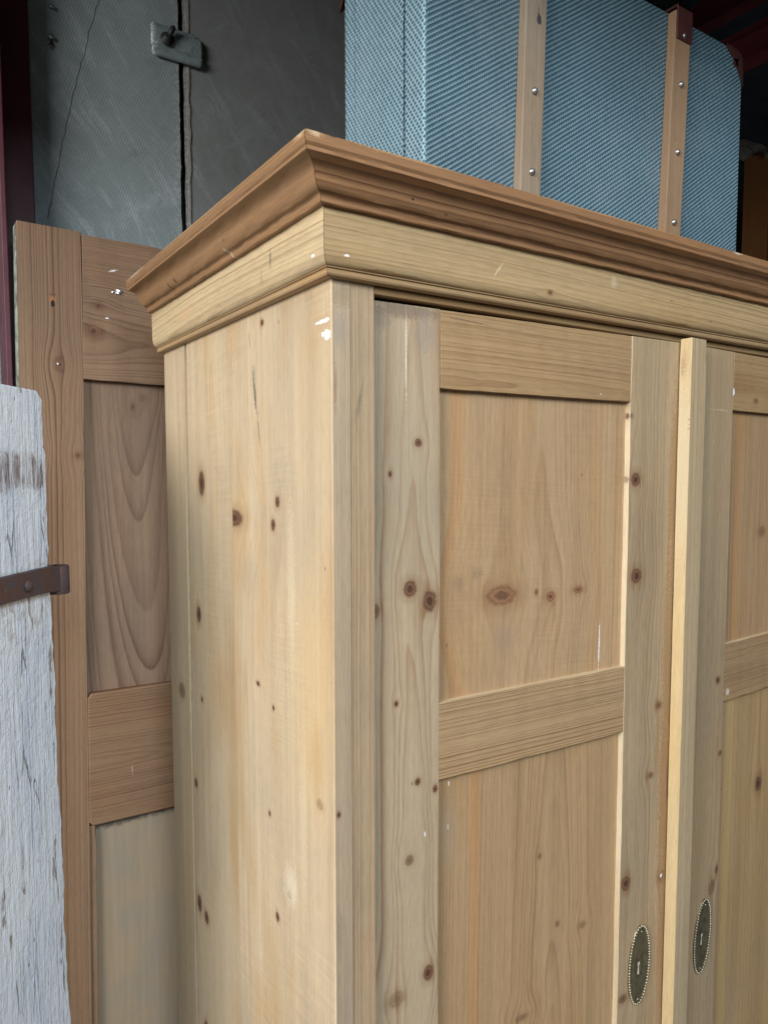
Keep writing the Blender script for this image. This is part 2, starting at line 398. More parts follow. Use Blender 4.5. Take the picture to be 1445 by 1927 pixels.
for i in range(NX):
    for j in range(m_-1):
        bm.faces.new((fr[i][j], fr[i+1][j], fr[i+1][j+1], fr[i][j+1])).smooth = True; bm.faces.new((bk[i][j], bk[i][j+1], bk[i+1][j+1], bk[i+1][j])).smooth = True
    for j in (0, m_-1): bm.faces.new((fr[i][j], bk[i][j], bk[i+1][j], fr[i+1][j]))
for i in (0, NX):
    for j in range(m_-1): bm.faces.new((fr[i][j], fr[i][j+1], bk[i][j+1], bk[i][j]))
link('plate', bm, zm, clip)
blk = simple('black_iron', (0.014, 0.014, 0.016), 0.5, 0.4)
bm = bmesh.new()
lathe(bm, [(0.0125, 0), (0.0125, 0.003), (0.008, 0.0035), (0.0075, 0.010), (0.004, 0.0115)], (0.083, 0.7898, 0.6205), (-0.15, -1, 0.05), 18)
lathe(bm, [(0.0045, 0), (0.0052, 0.012), (0.0048, 0.020), (0.002, 0.0225)], (0.0835, 0.7835, 0.622), (0.42, -0.35, 0.85), 14)
link('wing_bolt', bm, blk, clip)

# ---------- maroon steel angle stanchion at the far left
maroon = simple('maroon_paint', (0.080, 0.018, 0.027), 0.5, 0.35, 0.0, 0.5, 14.0, (0.035, 0.009, 0.013), 0.0006)
post = empty('steel_stanchion', (-0.19, 0.78, FLOOR))
tag(post, 'maroon painted steel angle post standing against the grey sheet wall', 'post')
post.location = (0, 0, 0)
box('back_flange', (-0.209, 0.790, FLOOR), (-0.1565, 0.7985, 1.6), maroon, post, 0.0015)
box('front_leg', (-0.2185, 0.716, FLOOR), (-0.2095, 0.7985, 1.6), maroon, post, 0.0015)

# ---------- barn: back wall, roof sheet and head of the wide opening (they keep the daylight low)
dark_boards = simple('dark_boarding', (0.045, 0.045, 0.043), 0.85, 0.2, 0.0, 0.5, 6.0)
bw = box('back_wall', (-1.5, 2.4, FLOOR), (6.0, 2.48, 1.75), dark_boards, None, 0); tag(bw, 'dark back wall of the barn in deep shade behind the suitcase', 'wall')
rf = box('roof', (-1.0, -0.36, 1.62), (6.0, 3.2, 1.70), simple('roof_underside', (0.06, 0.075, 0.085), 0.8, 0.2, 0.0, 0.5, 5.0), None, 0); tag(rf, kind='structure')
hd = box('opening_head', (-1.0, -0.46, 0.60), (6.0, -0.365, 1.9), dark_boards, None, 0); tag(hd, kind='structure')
hs = box('side_light_block', (-1.0, -0.36, 0.80), (-0.92, 0.80, 1.6), dark_boards, None, 0); tag(hs, kind='structure')  # unseen board added to keep the left daylight off the upper wall

# ---------- roof steels seen in the top right corner
def beam(name, p0, p1, w, h, mat):
    p0, p1 = Vector(p0), Vector(p1); d = (p1-p0).normalized(); side = d.cross(Vector((0, 0, 1))).normalized(); up = side.cross(d)
    bm = bmesh.new()
    pr = [(-w, -h), (w, -h), (w, -h*0.8), (w*0.16, -h*0.8), (w*0.16, h*0.8), (w, h*0.8), (w, h), (-w, h), (-w, h*0.8), (-w*0.16, h*0.8), (-w*0.16, -h*0.8), (-w, -h*0.8)]
    A = [bm.verts.new(p0+side*a+up*b) for a, b in pr]; B = [bm.verts.new(p1+side*a+up*b) for a, b in pr]
    for i in range(12): bm.faces.new((A[i], A[(i+1)%12], B[(i+1)%12], B[i]))
    bm.faces.new(A); bm.faces.new(B)
    return link(name, bm, mat)
oxide = simple('red_oxide_paint', (0.20, 0.038, 0.048), 0.55, 0.3, 0.0, 0.5, 8.0)
tag(beam('roof_beam', (1.9, -0.30, 1.13), (1.9, 2.4, 1.13), 0.03, 0.05, oxide), 'dark maroon steel roof beam nearest the suitcase corner, top right', 'beam', 'roof beams in the dark')
tag(beam('roof_beam', (2.2, -0.30, 1.50), (2.2, 2.4, 1.50), 0.03, 0.045, oxide), 'dark maroon steel roof beam farther back behind the suitcase top', 'beam', 'roof beams in the dark')

# ================================================================== wardrobe
W = 1.15; D = 0.575; BOT = FLOOR+0.06
XP = 0.052
war = empty('wardrobe', (0, 0, 0))
tag(war, 'large stripped pine two-door wardrobe with moulded cornice and oval brass escutcheons', 'wardrobe')

GREYB = (0.10, 0.09, 0.08)
# side boards (left side), long dark split between the two rearmost boards
BT = 0.023
side_knots = {
 0: [(0.5176,-0.5612,0.014,0.0118,0.6),(0.530,-1.30,0.008,0.012)],
 1: [(0.4032,-0.2181,0.0115,0.0174),(0.4274,-0.4196,0.0085,0.0117),(0.4208,-0.5511,0.004,0.0043),(0.4571,-0.6965,0.0065,0.0071),(0.452,-0.8946,0.0090,0.0131),(0.4194,-0.9015,0.0085,0.0090),(0.430,-1.0927,0.009,0.0096)],
 2: [(0.2780,-0.2627,0.030,0.0107),(0.1358,-0.2367,0.0055,0.0063),(0.1488,-0.2648,0.0055,0.0064),(0.1735,-0.0204,0.004,0.0037),(0.2012,-0.4729,0.0045,0.0028),(0.1544,-0.4923,0.0028,0.0028),(0.1499,-0.7594,0.0045,0.0056),(0.1150,-0.7136,0.005,0.0047,0.5),(0.0341,-0.5693,0.0075,0.0055,0.5),(0.1701,-0.6335,0.003,0.0035)]}
side_marks2 = [(0.2140,-0.0340,0.0016,0.012,GREYB,0.5,0.15),(0.2000,-0.0976,0.0036,0.030,GREYB,0.85,0.17),(0.1880,-0.150,0.0018,0.026,GREYB,0.8,0.15),(0.2010,-0.078,0.0075,0.016,(0.30,0.26,0.20),0.6,0.15),
  (0.0200,-0.0449,0.024,0.010,(0.42,0.28,0.16),0.55),(0.040,-0.062,0.014,0.012,(0.42,0.28,0.16),0.4),
  (0.0190,-0.0445,0.0145,0.0021,WHITE_PAINT,1.0,-0.9),(0.0085,-0.0594,0.0070,0.0052,WHITE_PAINT,1.0),(0.0185,-0.0580,0.0030,0.0030,WHITE_PAINT,0.9),
  (0.11,-0.70,0.02,0.03,(0.80,0.72,0.55),0.35),(0.25,-0.70,0.035,0.09,(0.40,0.27,0.13),0.5,0.25),(0.17,-0.83,0.030,0.09,(0.40,0.27,0.13),0.45,0.2),(0.225,-0.335,0.035,0.03,(0.36,0.29,0.20),0.4),(0.10,-0.33,0.012,0.12,(0.66,0.54,0.36),0.4),(0.075,-0.62,0.010,0.14,(0.66,0.54,0.36),0.4),(0.05,-0.45,0.05,0.16,(0.62,0.42,0.19),0.4),(0.04,-0.52,0.02,0.05,(0.45,0.28,0.12),0.5)]
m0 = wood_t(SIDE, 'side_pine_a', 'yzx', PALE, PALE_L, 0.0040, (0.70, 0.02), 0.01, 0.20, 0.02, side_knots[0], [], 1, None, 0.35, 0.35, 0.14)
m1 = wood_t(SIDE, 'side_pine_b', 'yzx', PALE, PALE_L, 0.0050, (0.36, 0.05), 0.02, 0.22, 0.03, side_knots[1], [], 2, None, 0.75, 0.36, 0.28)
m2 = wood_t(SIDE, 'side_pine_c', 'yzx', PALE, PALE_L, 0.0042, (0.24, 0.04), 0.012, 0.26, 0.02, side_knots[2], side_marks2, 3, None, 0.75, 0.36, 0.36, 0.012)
ZT = 0.040
bm = bmesh.new(); lv = []
for z, y in ((BOT, 0.4766), (-0.62, 0.4768), (-0.33, 0.4772), (-0.18, 0.4762), (-0.06, 0.4718), (ZT, 0.4690)):
    lv.append([bm.verts.new(p) for p in ((0, y, z), (0, D, z), (BT, D, z), (BT, y, z))])
for A, B in zip(lv[:-1], lv[1:]):
    for i in range(4): bm.faces.new((A[i], A[(i+1)%4], B[(i+1)%4], B[i]))
bm.faces.new(lv[0]); bm.faces.new(lv[-1])
bevel(bm, 0.0008, 2, [e for e in bm.edges if abs(e.verts[0].co.z-e.verts[1].co.z) > 0.01])
link('side_board', bm, m0, war)
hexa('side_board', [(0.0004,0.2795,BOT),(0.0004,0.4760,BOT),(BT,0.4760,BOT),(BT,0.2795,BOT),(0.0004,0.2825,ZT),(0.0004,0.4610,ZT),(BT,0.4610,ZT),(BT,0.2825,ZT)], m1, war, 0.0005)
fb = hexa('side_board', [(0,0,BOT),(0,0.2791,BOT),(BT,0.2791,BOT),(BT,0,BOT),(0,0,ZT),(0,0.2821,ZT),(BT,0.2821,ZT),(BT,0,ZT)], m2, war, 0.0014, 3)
fe = wood_t(FRONT, 'side_board_edge', 'xzy', (0.42,0.335,0.245), (0.27,0.17,0.10), 0.0060, (0.4, 0.05), 0.0, 0.25, 0.006, [(0.0051,-0.5687,0.0022,0.0026)], [(0.013,-0.020,0.016,0.014,(0.25,0.18,0.11),0.6),(0.010,-0.055,0.010,0.022,(0.26,0.22,0.18),0.5),(0.004,-0.115,0.002,0.03,(0.25,0.14,0.07),0.6),(0.006,-0.70,0.006,0.03,(0.22,0.18,0.13),0.5)], 5, (0.38,0.29,0.20), 0.4, 0.4, 0.05, 0.01)
fb.data.materials.append(fe)
for p in fb.data.polygons:
    if p.normal.y < -0.8: p.material_index = 1
box('side_board', (W-BT, 0, BOT), (W, D, ZT), m1, war, 0.0012)
# front strips beside the doors
pm = wood_t(FRONT, 'post_pine', 'xzy', STILE, (0.24,0.13,0.08), 0.0034, (-0.25, 0.08), 0.0, 0.70, 0.004, [(0.0285,-1.2,0.004,0.006)], [(0.031,-0.135,0.004,0.016,GREYB,0.35,0.2),(0.035,-0.118,0.0015,0.02,GREYB,0.3,0.2)], 4, None, 0.3, 0.35, 0.1)
worn_board('front_strip', (BT+0.0001, 0.0003, BOT), (XP-0.0006, 0.03, -0.0045), pm, war, 2, 28, 0.0002, 0.0005)
worn_board('front_strip', (W-XP+0.0006, 0.0008, BOT), (W-BT-0.0008, 0.03, -0.0045), pm, war)

# swept mouldings with mitred corners
def sweep(name, prof, mat_s, mat_f, mat_r):
    """prof: (e, z) with e outward. left side, front, right side as three mitred pieces"""
    res = []
    def piece(fa, fb, mat, n=1):
        rng = random.Random(name+mat.name); wear = 0.00012
        bm = bmesh.new(); rows = []
        for k in range(n+1):
            t = k/n; row = []
            for i, (e, z) in enumerate(prof):
                p = [a+(b-a)*t for a, b in zip(fa(e, z), fb(e, z))]
                if 0 < k < n and e > 0.012:                 # old hand-planed arrises are never quite straight
                    s_ = p[0]+p[1]
                    w = 0.00022*math.sin(s_*71+i)+0.00018*math.sin(s_*173+2*i)+rng.uniform(-1, 1)*wear
                    p[2] += w; p[1] += w*0.7; p[0] += w*0.7
                row.append(bm.verts.new(p))
            rows.append(row)
        L = len(prof)
        for a, b in zip(rows[:-1], rows[1:]):
            for i in range(L):
                bm.faces.new((a[i], a[(i+1)%L], b[(i+1)%L], b[i]))
        bm.faces.new(rows[0]); bm.faces.new(rows[-1])
        bm.edges.ensure_lookup_table()
        o = link(name, bm, mat, war)
        for p in o.data.polygons: p.use_smooth = True
        o.data.set_sharp_from_angle(angle=math.radians(32))
        return o
    g = 0.0004
    piece(lambda e, z: (-e, 0.579, z), lambda e, z: (-e, -e+g, z), mat_s, 60)
    piece(lambda e, z: (-e+g, -e, z), lambda e, z: (W+e-g, -e, z), mat_f, 110)
    piece(lambda e, z: (W+e, -e+g, z), lambda e, z: (W+e, 0.579, z), mat_r, 4)
def arc(p0, p1, bulge, n=6):
    """points between p0 and p1 bowing by `bulge` of the chord, end points excluded"""
    (a, b), (c, d) = p0, p1; out = []
    for i in range(1, n):
        t = i/n; k = 4*t*(1-t)*bulge; out.append((a+(c-a)*t-(d-b)*k, b+(d-b)*t+(c-a)*k))
    return out
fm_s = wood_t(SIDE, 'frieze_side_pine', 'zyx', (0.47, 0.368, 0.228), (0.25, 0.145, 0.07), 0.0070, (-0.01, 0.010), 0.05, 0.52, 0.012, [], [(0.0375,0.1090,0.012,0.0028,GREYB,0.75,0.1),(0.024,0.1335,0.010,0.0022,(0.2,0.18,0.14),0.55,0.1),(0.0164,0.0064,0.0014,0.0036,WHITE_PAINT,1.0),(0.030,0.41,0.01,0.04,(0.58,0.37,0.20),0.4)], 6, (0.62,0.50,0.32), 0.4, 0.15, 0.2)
fm_f = wood_t(FRONT, 'frieze_front_pine', 'zxy', (0.43, 0.315, 0.175), (0.20, 0.11, 0.05), 0.0048, (-0.05, 0.05), 0.02, 0.58, 0.010, [(0.0164,0.2924,0.0022,0.0032,0.8)], [(0.0154,0.0088,0.0013,0.0032,WHITE_PAINT,1.0),(0.0305,0.2085,0.002,0.007,(0.62,0.50,0.31),0.75,1.2),(0.0451,0.4075,0.009,0.006,(0.55,0.47,0.34),0.35)], 7, None, 0.4, 0.2, 0.1)
fr_prof = [(0.0100, 0.0046), (0.0130, 0.0060), (0.0152, 0.0082), (0.0166, 0.0120), (0.0172, 0.0165), (0.0175, 0.0215), (0.0175, 0.0590), (-0.004, 0.0590), (-0.004, 0.0046)]
sweep('frieze_board', fr_prof, fm_s, fm_f, fm_s)
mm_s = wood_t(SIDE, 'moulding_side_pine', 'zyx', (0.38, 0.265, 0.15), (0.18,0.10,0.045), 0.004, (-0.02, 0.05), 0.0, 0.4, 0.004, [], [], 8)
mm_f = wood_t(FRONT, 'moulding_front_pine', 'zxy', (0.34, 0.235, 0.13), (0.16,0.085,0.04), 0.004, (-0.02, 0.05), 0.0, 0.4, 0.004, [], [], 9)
md_prof = [(-0.001, -0.0044), (0.0068, -0.0044), (0.0090, -0.0036), (0.0102, -0.0018), (0.0102, 0.0008), (0.0092, 0.0022), (0.0092, 0.0030), (0.0112, 0.0034), (0.0112, 0.0044), (-0.001, 0.0044)]
sweep('bead_moulding', md_prof, mm_s, mm_f, mm_s)
cm_s = wood('cornice_side_pine', 'zyx', (0.265, 0.150, 0.073), BROWN_L, 0.0055, (-0.04, 0.10), 0.01, 0.40, 0.006, [], [(0.072,0.40,0.004,0.004,(0.06,0.03,0.02),0.8),(0.070,0.43,0.007,0.003,(0.06,0.03,0.02),0.7),(0.078,0.20,0.002,0.002,(0.05,0.03,0.02),0.8),(0.064,0.205,0.002,0.009,(0.7,0.64,0.55),0.55,1.0),(0.1065,-0.045,0.0045,0.012,(0.50,0.36,0.22),0.75),(0.1070,0.25,0.0022,0.16,(0.42,0.27,0.14),0.6),(0.1075,0.52,0.0045,0.05,(0.44,0.37,0.29),0.7)], 10, ORANGE, 0.35, 0.1, rough=0.46)
cm_f = wood('cornice_front_pine', 'zxy', (0.265, 0.140, 0.068), (0.085, 0.037, 0.017), 0.0075, (0.02, -0.012), 0.004, 0.58, 0.014, [], [(0.0775,0.075,0.0012,0.0018,(0.04,0.02,0.01),0.9),(0.1065,-0.047,0.0045,0.008,(0.50,0.36,0.22),0.75),(0.1075,-0.028,0.0016,0.005,(0.06,0.03,0.02),0.8),(0.1072,0.06,0.0024,0.07,(0.40,0.24,0.12),0.6),(0.1072,0.35,0.0022,0.16,(0.42,0.24,0.11),0.5),(0.106,0.62,0.0018,0.012,(0.55,0.48,0.38),0.7)], 11, (0.36,0.175,0.072), 0.5, 0.1, rough=0.46, sharp=2.2)
c_prof = ([(0.0176, 0.0592), (0.0235, 0.0592), (0.0246, 0.0604), (0.0246, 0.0655), (0.0262, 0.0676), (0.0300, 0.0682), (0.0310, 0.0690), (0.0330, 0.0705)]
  + arc((0.0330, 0.0705), (0.0375, 0.0790), -0.06, 4) + [(0.0375, 0.0790)] + arc((0.0375, 0.0790), (0.0530, 0.0905), 0.17, 8)
  + [(0.0530, 0.0905), (0.0548, 0.0910), (0.0548, 0.0945), (0.0562, 0.0962), (0.0572, 0.0985), (0.0572, 0.1050), (0.0560, 0.1076), (0.0535, 0.1085), (0.0176, 0.1085)])
sweep('cornice', c_prof, cm_s, cm_f, cm_s)
tm = wood('top_pine', 'xzy', BROWN, BROWN_L, 0.005, (0.5, 0.05), 0, 0.4, 0.02, seed=12)
box('top_board', (-0.0035, -0.0035, 0.078), (W+0.0035, 0.574, 0.1000), tm, war, 0)
box('back_panel', (BT+0.001, D-0.014, BOT), (W-BT-0.001, D-0.002, 0.077), m1, war, 0)
lm = wood_t(FRONT, 'lintel_pine', 'zxy', (0.30, 0.205, 0.11), RAIL_L, 0.004, (-0.03, 0.05), 0, 0.45, 0.006, seed=13)
box('lintel_rail', (XP+0.0004, 0.0015, -0.0132), (W-XP-0.0004, 0.05, -0.0046), lm, war, 0.0012)
box('inner_head', (BT+0.001, 0.052, -0.06), (W-BT-0.001, 0.12, 0.076), simple('shaded_carcase', (0.12, 0.08, 0.045), 0.8), war, 0)
box('plinth', (-0.012, -0.012, FLOOR), (W+0.012, D, BOT-0.0005), wood('plinth_pine', 'zxy', TAN, TAN_L, 0.005, (0, 0.05), 0, 0.5, 0.01, seed=14), war, 0.003)

# ---------- doors (local: x along the door from its hinge, y into the wardrobe, z up)
DT = 0.022; PD = 0.0090
DTOP = -0.0168; DBOT = BOT+0.035
R1, R2, R3 = -0.1055, -0.4731, -0.5665
R4, R5 = -1.26, -1.36
K = dict
bstain = (0.25, 0.135, 0.055)
lst = wood_t(FRONT, 'door_stile_grey', 'xzy', (0.435,0.352,0.25), STILE_L, 0.0085, (0.055, 0.030), 0.030, 0.50, 0.010,
  [(0.0622,-0.1681,0.0043,0.0045),(0.0252,-0.2032,0.0022,0.0032),(0.0517,-0.3331,0.0080,0.0088),(0.0785,-0.3497,0.0086,0.0118),(0.0062,-0.3545,0.0050,0.0083,0.8),(0.0332,-0.4635,0.0024,0.003),(0.0621,-0.5612,0.0037,0.0042),(0.0868,-0.5752,0.0031,0.0043),(0.0511,-0.6530,0.0052,0.0058,0.7),(0.0780,-0.8003,0.0066,0.0094),(0.0335,-0.8168,0.0110,0.0085,0.45)],
  [(0.045,-0.024,0.06,0.010,(0.17,0.12,0.085),0.75),(0.070,-0.045,0.016,0.026,(0.25,0.20,0.155),0.6),(0.012,-0.034,0.016,0.016,(0.22,0.17,0.125),0.6),(0.046,-0.075,0.0008,0.05,(0.75,0.70,0.6),0.7),(0.0725,-0.627,0.0007,0.0035,WHITE_PAINT,1.0)], 20, (0.39,0.30,0.20), 0.5, 0.40, 0.12)
lrs = wood_t(FRONT, 'door_stile_stained', 'xzy', (0.385,0.30,0.195), STILE_L, 0.0046, (0.36, 0.05), 0.0, 0.5, 0.010,
  [(0.4210,-0.2114,0.0085,0.0092),(0.4266,-0.3467,0.0098,0.0100),(0.4075,-0.1244,0.005,0.0032,0.7),(0.4818,-0.5406,0.0060,0.0050,0.8),(0.4670,-0.6426,0.0062,0.0044,0.7),(0.4202,-0.7927,0.0085,0.0105),(0.4988,-0.8059,0.0080,0.0090,0.9),(0.4189,-0.9678,0.0080,0.0060,0.8)],
  [(0.503,-0.22,0.013,0.19,bstain,0.75),(0.499,-0.45,0.014,0.18,bstain,0.7),(0.502,-0.68,0.022,0.17,bstain,0.78),(0.506,-0.90,0.016,0.22,bstain,0.7),(0.480,-0.60,0.006,0.07,bstain,0.45,0.1),(0.507,-0.40,0.0022,0.05,(0.10,0.06,0.03),0.6),(0.505,-0.66,0.003,0.035,(0.08,0.05,0.03),0.6),(0.4965,-0.8035,0.002,0.003,WHITE_PAINT,0.9)], 21, bstain, 0.25, 0.45, 0.12, 0.02)
ltr = wood_t(FRONT, 'door_top_rail', 'zxy', RAIL, RAIL_L, 0.0054, (-0.10, 0.014), 0.012, 0.52, 0.012, [], [(-0.026,0.13,0.0010,0.035,(0.07,0.045,0.03),0.7,-0.05),(-0.098,0.35,0.001,0.001,WHITE_PAINT,0.8)], 22, (0.35,0.21,0.10), 0.4, 0.15, 0.1, 0.01)
lmr = wood_t(FRONT, 'door_mid_rail', 'zxy', (0.395,0.28,0.165), (0.19,0.105,0.05), 0.0045, (-0.66, 0.06), 0.018, 0.62, 0.006, [], [], 23, (0.39,0.24,0.125), 0.4, 0.1, 0.08)
lup = wood_t(FRONT, 'door_upper_panel', 'xzy', TAN, (0.27,0.15,0.075), 0.0068, (0.2560, 0.030), 0.05, 0.28, 0.012,
  [(0.1924,-0.3546,0.0235,0.0118,0.85),(0.2495,-0.3556,0.0027,0.0035),(0.2744,-0.3633,0.0070,0.0066),(0.3241,-0.3584,0.0085,0.0045,0.8)],
  [(0.3654,-0.4404,0.0009,0.032,WHITE_PAINT,0.9,0.02),(0.155,-0.325,0.010,0.010,(0.16,0.11,0.07),0.35),(0.125,-0.335,0.012,0.012,(0.16,0.11,0.07),0.3),(0.20,-0.41,0.02,0.02,(0.24,0.19,0.14),0.35)], 24, (0.41,0.255,0.13), 0.6, 0.36, 0.24, 0.0,
  [(0.112,0.140,(0.36,0.19,0.08),0.6),(0.335,0.372,(0.36,0.21,0.10),0.5)], knotcol=(0.16,0.075,0.038))
llp = wood_t(FRONT, 'door_lower_panel', 'xzy', (0.395,0.272,0.158), (0.20,0.105,0.05), 0.0060, (0.288, 0.065), 0.05, 0.33, 0.008,
  [(0.3434,-0.8343,0.0060,0.0050,0.45),(0.2957,-0.8168,0.0036,0.0040,0.6),(0.2620,-0.7116,0.0028,0.0034,0.6),(0.2347,-0.9269,0.0090,0.0042,0.5)],
  [(0.1131,-0.5775,0.0007,0.0035,WHITE_PAINT,1.0),(0.1120,-0.632,0.0007,0.0035,WHITE_PAINT,1.0),(0.112,-0.64,0.016,0.05,(0.30,0.24,0.17),0.4)], 25, (0.38,0.23,0.11), 0.5, 0.12, 0.10, 0.006,
  [(0.142,0.166,(0.36,0.185,0.075),0.75),(0.32,0.40,(0.36,0.225,0.11),0.45)])
rst = wood_t(FRONT, 'right_stile', 'xzy', (0.40,0.31,0.205), STILE_L, 0.0050, (0.30, 0.05), 0.0, 0.42, 0.01, [(0.4158,-0.5281,0.0048,0.0052),(0.4025,-0.6488,0.005,0.0038,0.8),(0.4010,-0.8415,0.005,0.0064,0.9),(0.4149,-0.868,0.0085,0.0115,0.6)], [(0.435,-0.107,0.03,0.0010,(0.55,0.46,0.33),0.5,0),(0.448,-0.155,0.002,0.0016,(0.6,0.54,0.42),0.7)], 26, None, 0.3, 0.35, 0.1)
btm = wood_t(FRONT, 'batten_pine', 'xzy', (0.45, 0.36, 0.24), (0.29,0.18,0.09), 0.0046, (0.47, 0.03), 0.0, 0.5, 0.006, [(0.4815,-0.2488,0.0036,0.0066,0.9),(0.4895,-0.2091,0.0022,0.0026),(0.5037,-0.0371,0.003,0.0046,0.6),(0.4961,-1.0296,0.007,0.0089,0.8),(0.4935,-0.0255,0.0015,0.002)], [(0.5135,-0.09,0.004,0.018,(0.45,0.30,0.15),0.4),(0.5010,-0.0500,0.001,0.003,WHITE_PAINT,0.8)], 27, (0.42,0.31,0.18), 0.4, 0.25, 0.05)
rtr = wood_t(FRONT, 'right_top_rail', 'zxy', (0.35,0.24,0.13), RAIL_L, 0.0050, (-0.13, 0.02), 0.02, 0.45, 0.01, [(-0.088,0.330,0.004,0.006,0.6)], [(-0.078,0.398,0.006,0.004,(0.7,0.7,0.78),0.9)], 28)
rmr = wood_t(FRONT, 'right_mid_rail', 'zxy', (0.345,0.235,0.135), RAIL_L, 0.0044, (-0.7, 0.04), 0.01, 0.45, 0.006, [], [(-0.552,0.385,0.006,0.006,(0.7,0.66,0.58),0.6)], 29)
rup = wood_t(FRONT, 'right_upper_panel', 'xzy', (0.375,0.255,0.15), (0.24,0.13,0.06), 0.0060, (0.25, 0.02), 0.01, 0.36, 0.012, [(0.28,-0.30,0.01,0.008,0.5)], [], 30, (0.37,0.215,0.10), 0.55, 0.2, 0.15, 0.0, [(0.350,0.372,(0.40,0.20,0.08),0.6)])
rlp = wood_t(FRONT, 'right_lower_panel', 'xzy', (0.39,0.28,0.165), (0.25,0.14,0.065), 0.0060, (0.28, 0.02), 0.01, 0.36, 0.012, [(0.2620,-0.7382,0.0095,0.0120)], [], 31, (0.37,0.24,0.105), 0.55, 0.25, 0.12, 0.0, [(0.345,0.375,(0.38,0.26,0.09),0.5)])

brass = NB('old_brass')
bn = brass.noise(brass.obj, 90.0, 4.0, 0.6)
brass = brass.done(brass.mix(brass.ramp(bn, 0.4, 0.7), (0.22, 0.19, 0.115), (0.13, 0.115, 0.07)), brass.add(0.27, brass.mul(bn, 0.18)), 0.5, 0.85)
bead_m = simple('rubbed_brass', (0.50, 0.45, 0.33), 0.34, 0.5, 0.9, 0.3, 200.0)
lock_m = simple('lock_plate', (0.72, 0.64, 0.54), 0.5, 0.5, 0.2, 0.3, 200.0)

def escutcheon(parent, cx, cz, tilt, hw=0.0215, hh=0.0595):
    """oval plate with a beaded rim, a dished middle and a pierced keyhole; front is -y"""
    bm = bmesh.new(); S = 64
    c, s = math.cos(tilt), math.sin(tilt)
    def P(x, y, z): return (cx+x*c+z*s, y, cz-x*s+z*c)
    # dished face as concentric ovals with a keyhole outline at the centre
    key = []
    for i in range(S):
        a = 2*math.pi*i/S
        dx, dz = math.sin(a), math.cos(a)
        best = 0.0
        for k in range(400):                      # radial extent of the keyhole in this direction
            r = k*0.000035
            x, z = dx*r, dz*r
            inside = (x*x+(z-0.0052)**2 < 0.0036**2) or (-0.0115 < z <= 0.0052 and abs(x) < 0.0019+0.0014*max(0, (0.0-z)/0.0115))
            if inside: best = r
        key.append((dx*max(best, 0.0008), dz*max(best, 0.0008)))
    rings = [[P(x, -0.0002, z-0.004) for x, z in key], [P(x, -0.0016, z-0.004) for x, z in key]]
    for f, y in ((0.42, -0.0006), (0.55, -0.0008), (0.66, -0.0032), (0.80, -0.0034), (0.90, -0.0029), (0.97, -0.0022), (1.0, -0.0010), (1.0, 0.0002)):
        off = -0.006*(1-f)
        rings.append([P(math.sin(2*math.pi*i/S)*hw*f*(1.0 if f > 0.6 else 0.9), y, math.cos(2*math.pi*i/S)*hh*(f if f > 0.6 else f*0.78)+off*(1 if f < 0.6 else 0.3)) for i in range(S)])
    vr = [[bm.verts.new(p) for p in r] for r in rings]
    for a, b in zip(vr[:-1], vr[1:]):
        for i in range(S):
            f = bm.faces.new((a[i], a[(i+1)%S], b[(i+1)%S], b[i])); f.smooth = True
    f = bm.faces.new(vr[0]); f.material_index = 2
    # beads along the rim, evenly spaced by arc length
    pts = [(math.sin(t*2*math.pi/2000)*hw*0.985, math.cos(t*2*math.pi/2000)*hh*0.995) for t in range(2001)]
    L = [0]
    for p, q in zip(pts[:-1], pts[1:]): L.append(L[-1]+math.hypot(q[0]-p[0], q[1]-p[1]))
    nb = 62; j = 0
    for b in range(nb):
        t = L[-1]*b/nb
        while L[j] < t: j += 1
        x, z = pts[j]; r = 0.00185
        ctr = Vector(P(x, -0.0029, z))
        mat = Matrix.Translation(ctr) @ Matrix.Diagonal((1, 0.8, 1, 1))
        g = bmesh.ops.create_uvsphere(bm, u_segments=10, v_segments=6, radius=r, matrix=mat)
        for v in g['verts']:
            for fc in v.link_faces: fc.material_index = 1; fc.smooth = True
    for x, z in ((0, hh*0.86), (0, -hh*0.86)):      # fixing pins
        g = bmesh.ops.create_uvsphere(bm, u_segments=8, v_segments=5, radius=0.0013, matrix=Matrix.Translation(P(x, -0.0029, z)))
        for v in g['verts']:
            for fc in v.link_faces: fc.material_index = 1; fc.smooth = True
    return link('escutcheon', bm, [brass, bead_m, lock_m], parent)

pale_edge_v = wood('pale_edge_upright', 'yzx', PALE_EDGE, PALE_EDGE_L, 0.0030, (0.10, 0.05), 0.0, 0.4, 0.004, [(0.006,-0.2114,0.005,0.004,0.5),(0.006,-0.1244,0.004,0.004,0.8)], [(0.004,-0.108,0.02,0.012,(0.35,0.24,0.14),0.6)], 33, (0.50,0.38,0.22), 0.5, 0.2)
pale_edge_h = wood_t(FRONT, 'pale_edge_level', 'yxz', (0.62,0.50,0.34), (0.40,0.27,0.14), 0.0030, (0.10, 0.05), 0.0, 0.4, 0.004, [], [], 34, (0.50,0.40,0.28), 0.5, 0.3)
pale_edge_b = wood('pale_edge_batten', 'yzx', (0.55,0.42,0.235), (0.46,0.27,0.10), 0.0052, (-0.0295, 0.20), 0.0, 0.55, 0.002, [(-0.006,-0.052,0.003,0.012,0.35)], [(-0.018,-0.127,0.003,0.0012,(0.05,0.03,0.02),0.9),(-0.017,-0.140,0.003,0.001,(0.05,0.03,0.02),0.9),(-0.018,-0.134,0.002,0.001,(0.05,0.03,0.02),0.8),(-0.010,-0.045,0.006,0.02,(0.40,0.27,0.15),0.5),(-0.01,-0.2,0.02,0.16,(0.56,0.47,0.33),0.6)], 35, (0.56,0.39,0.16), 0.5, 0.0)
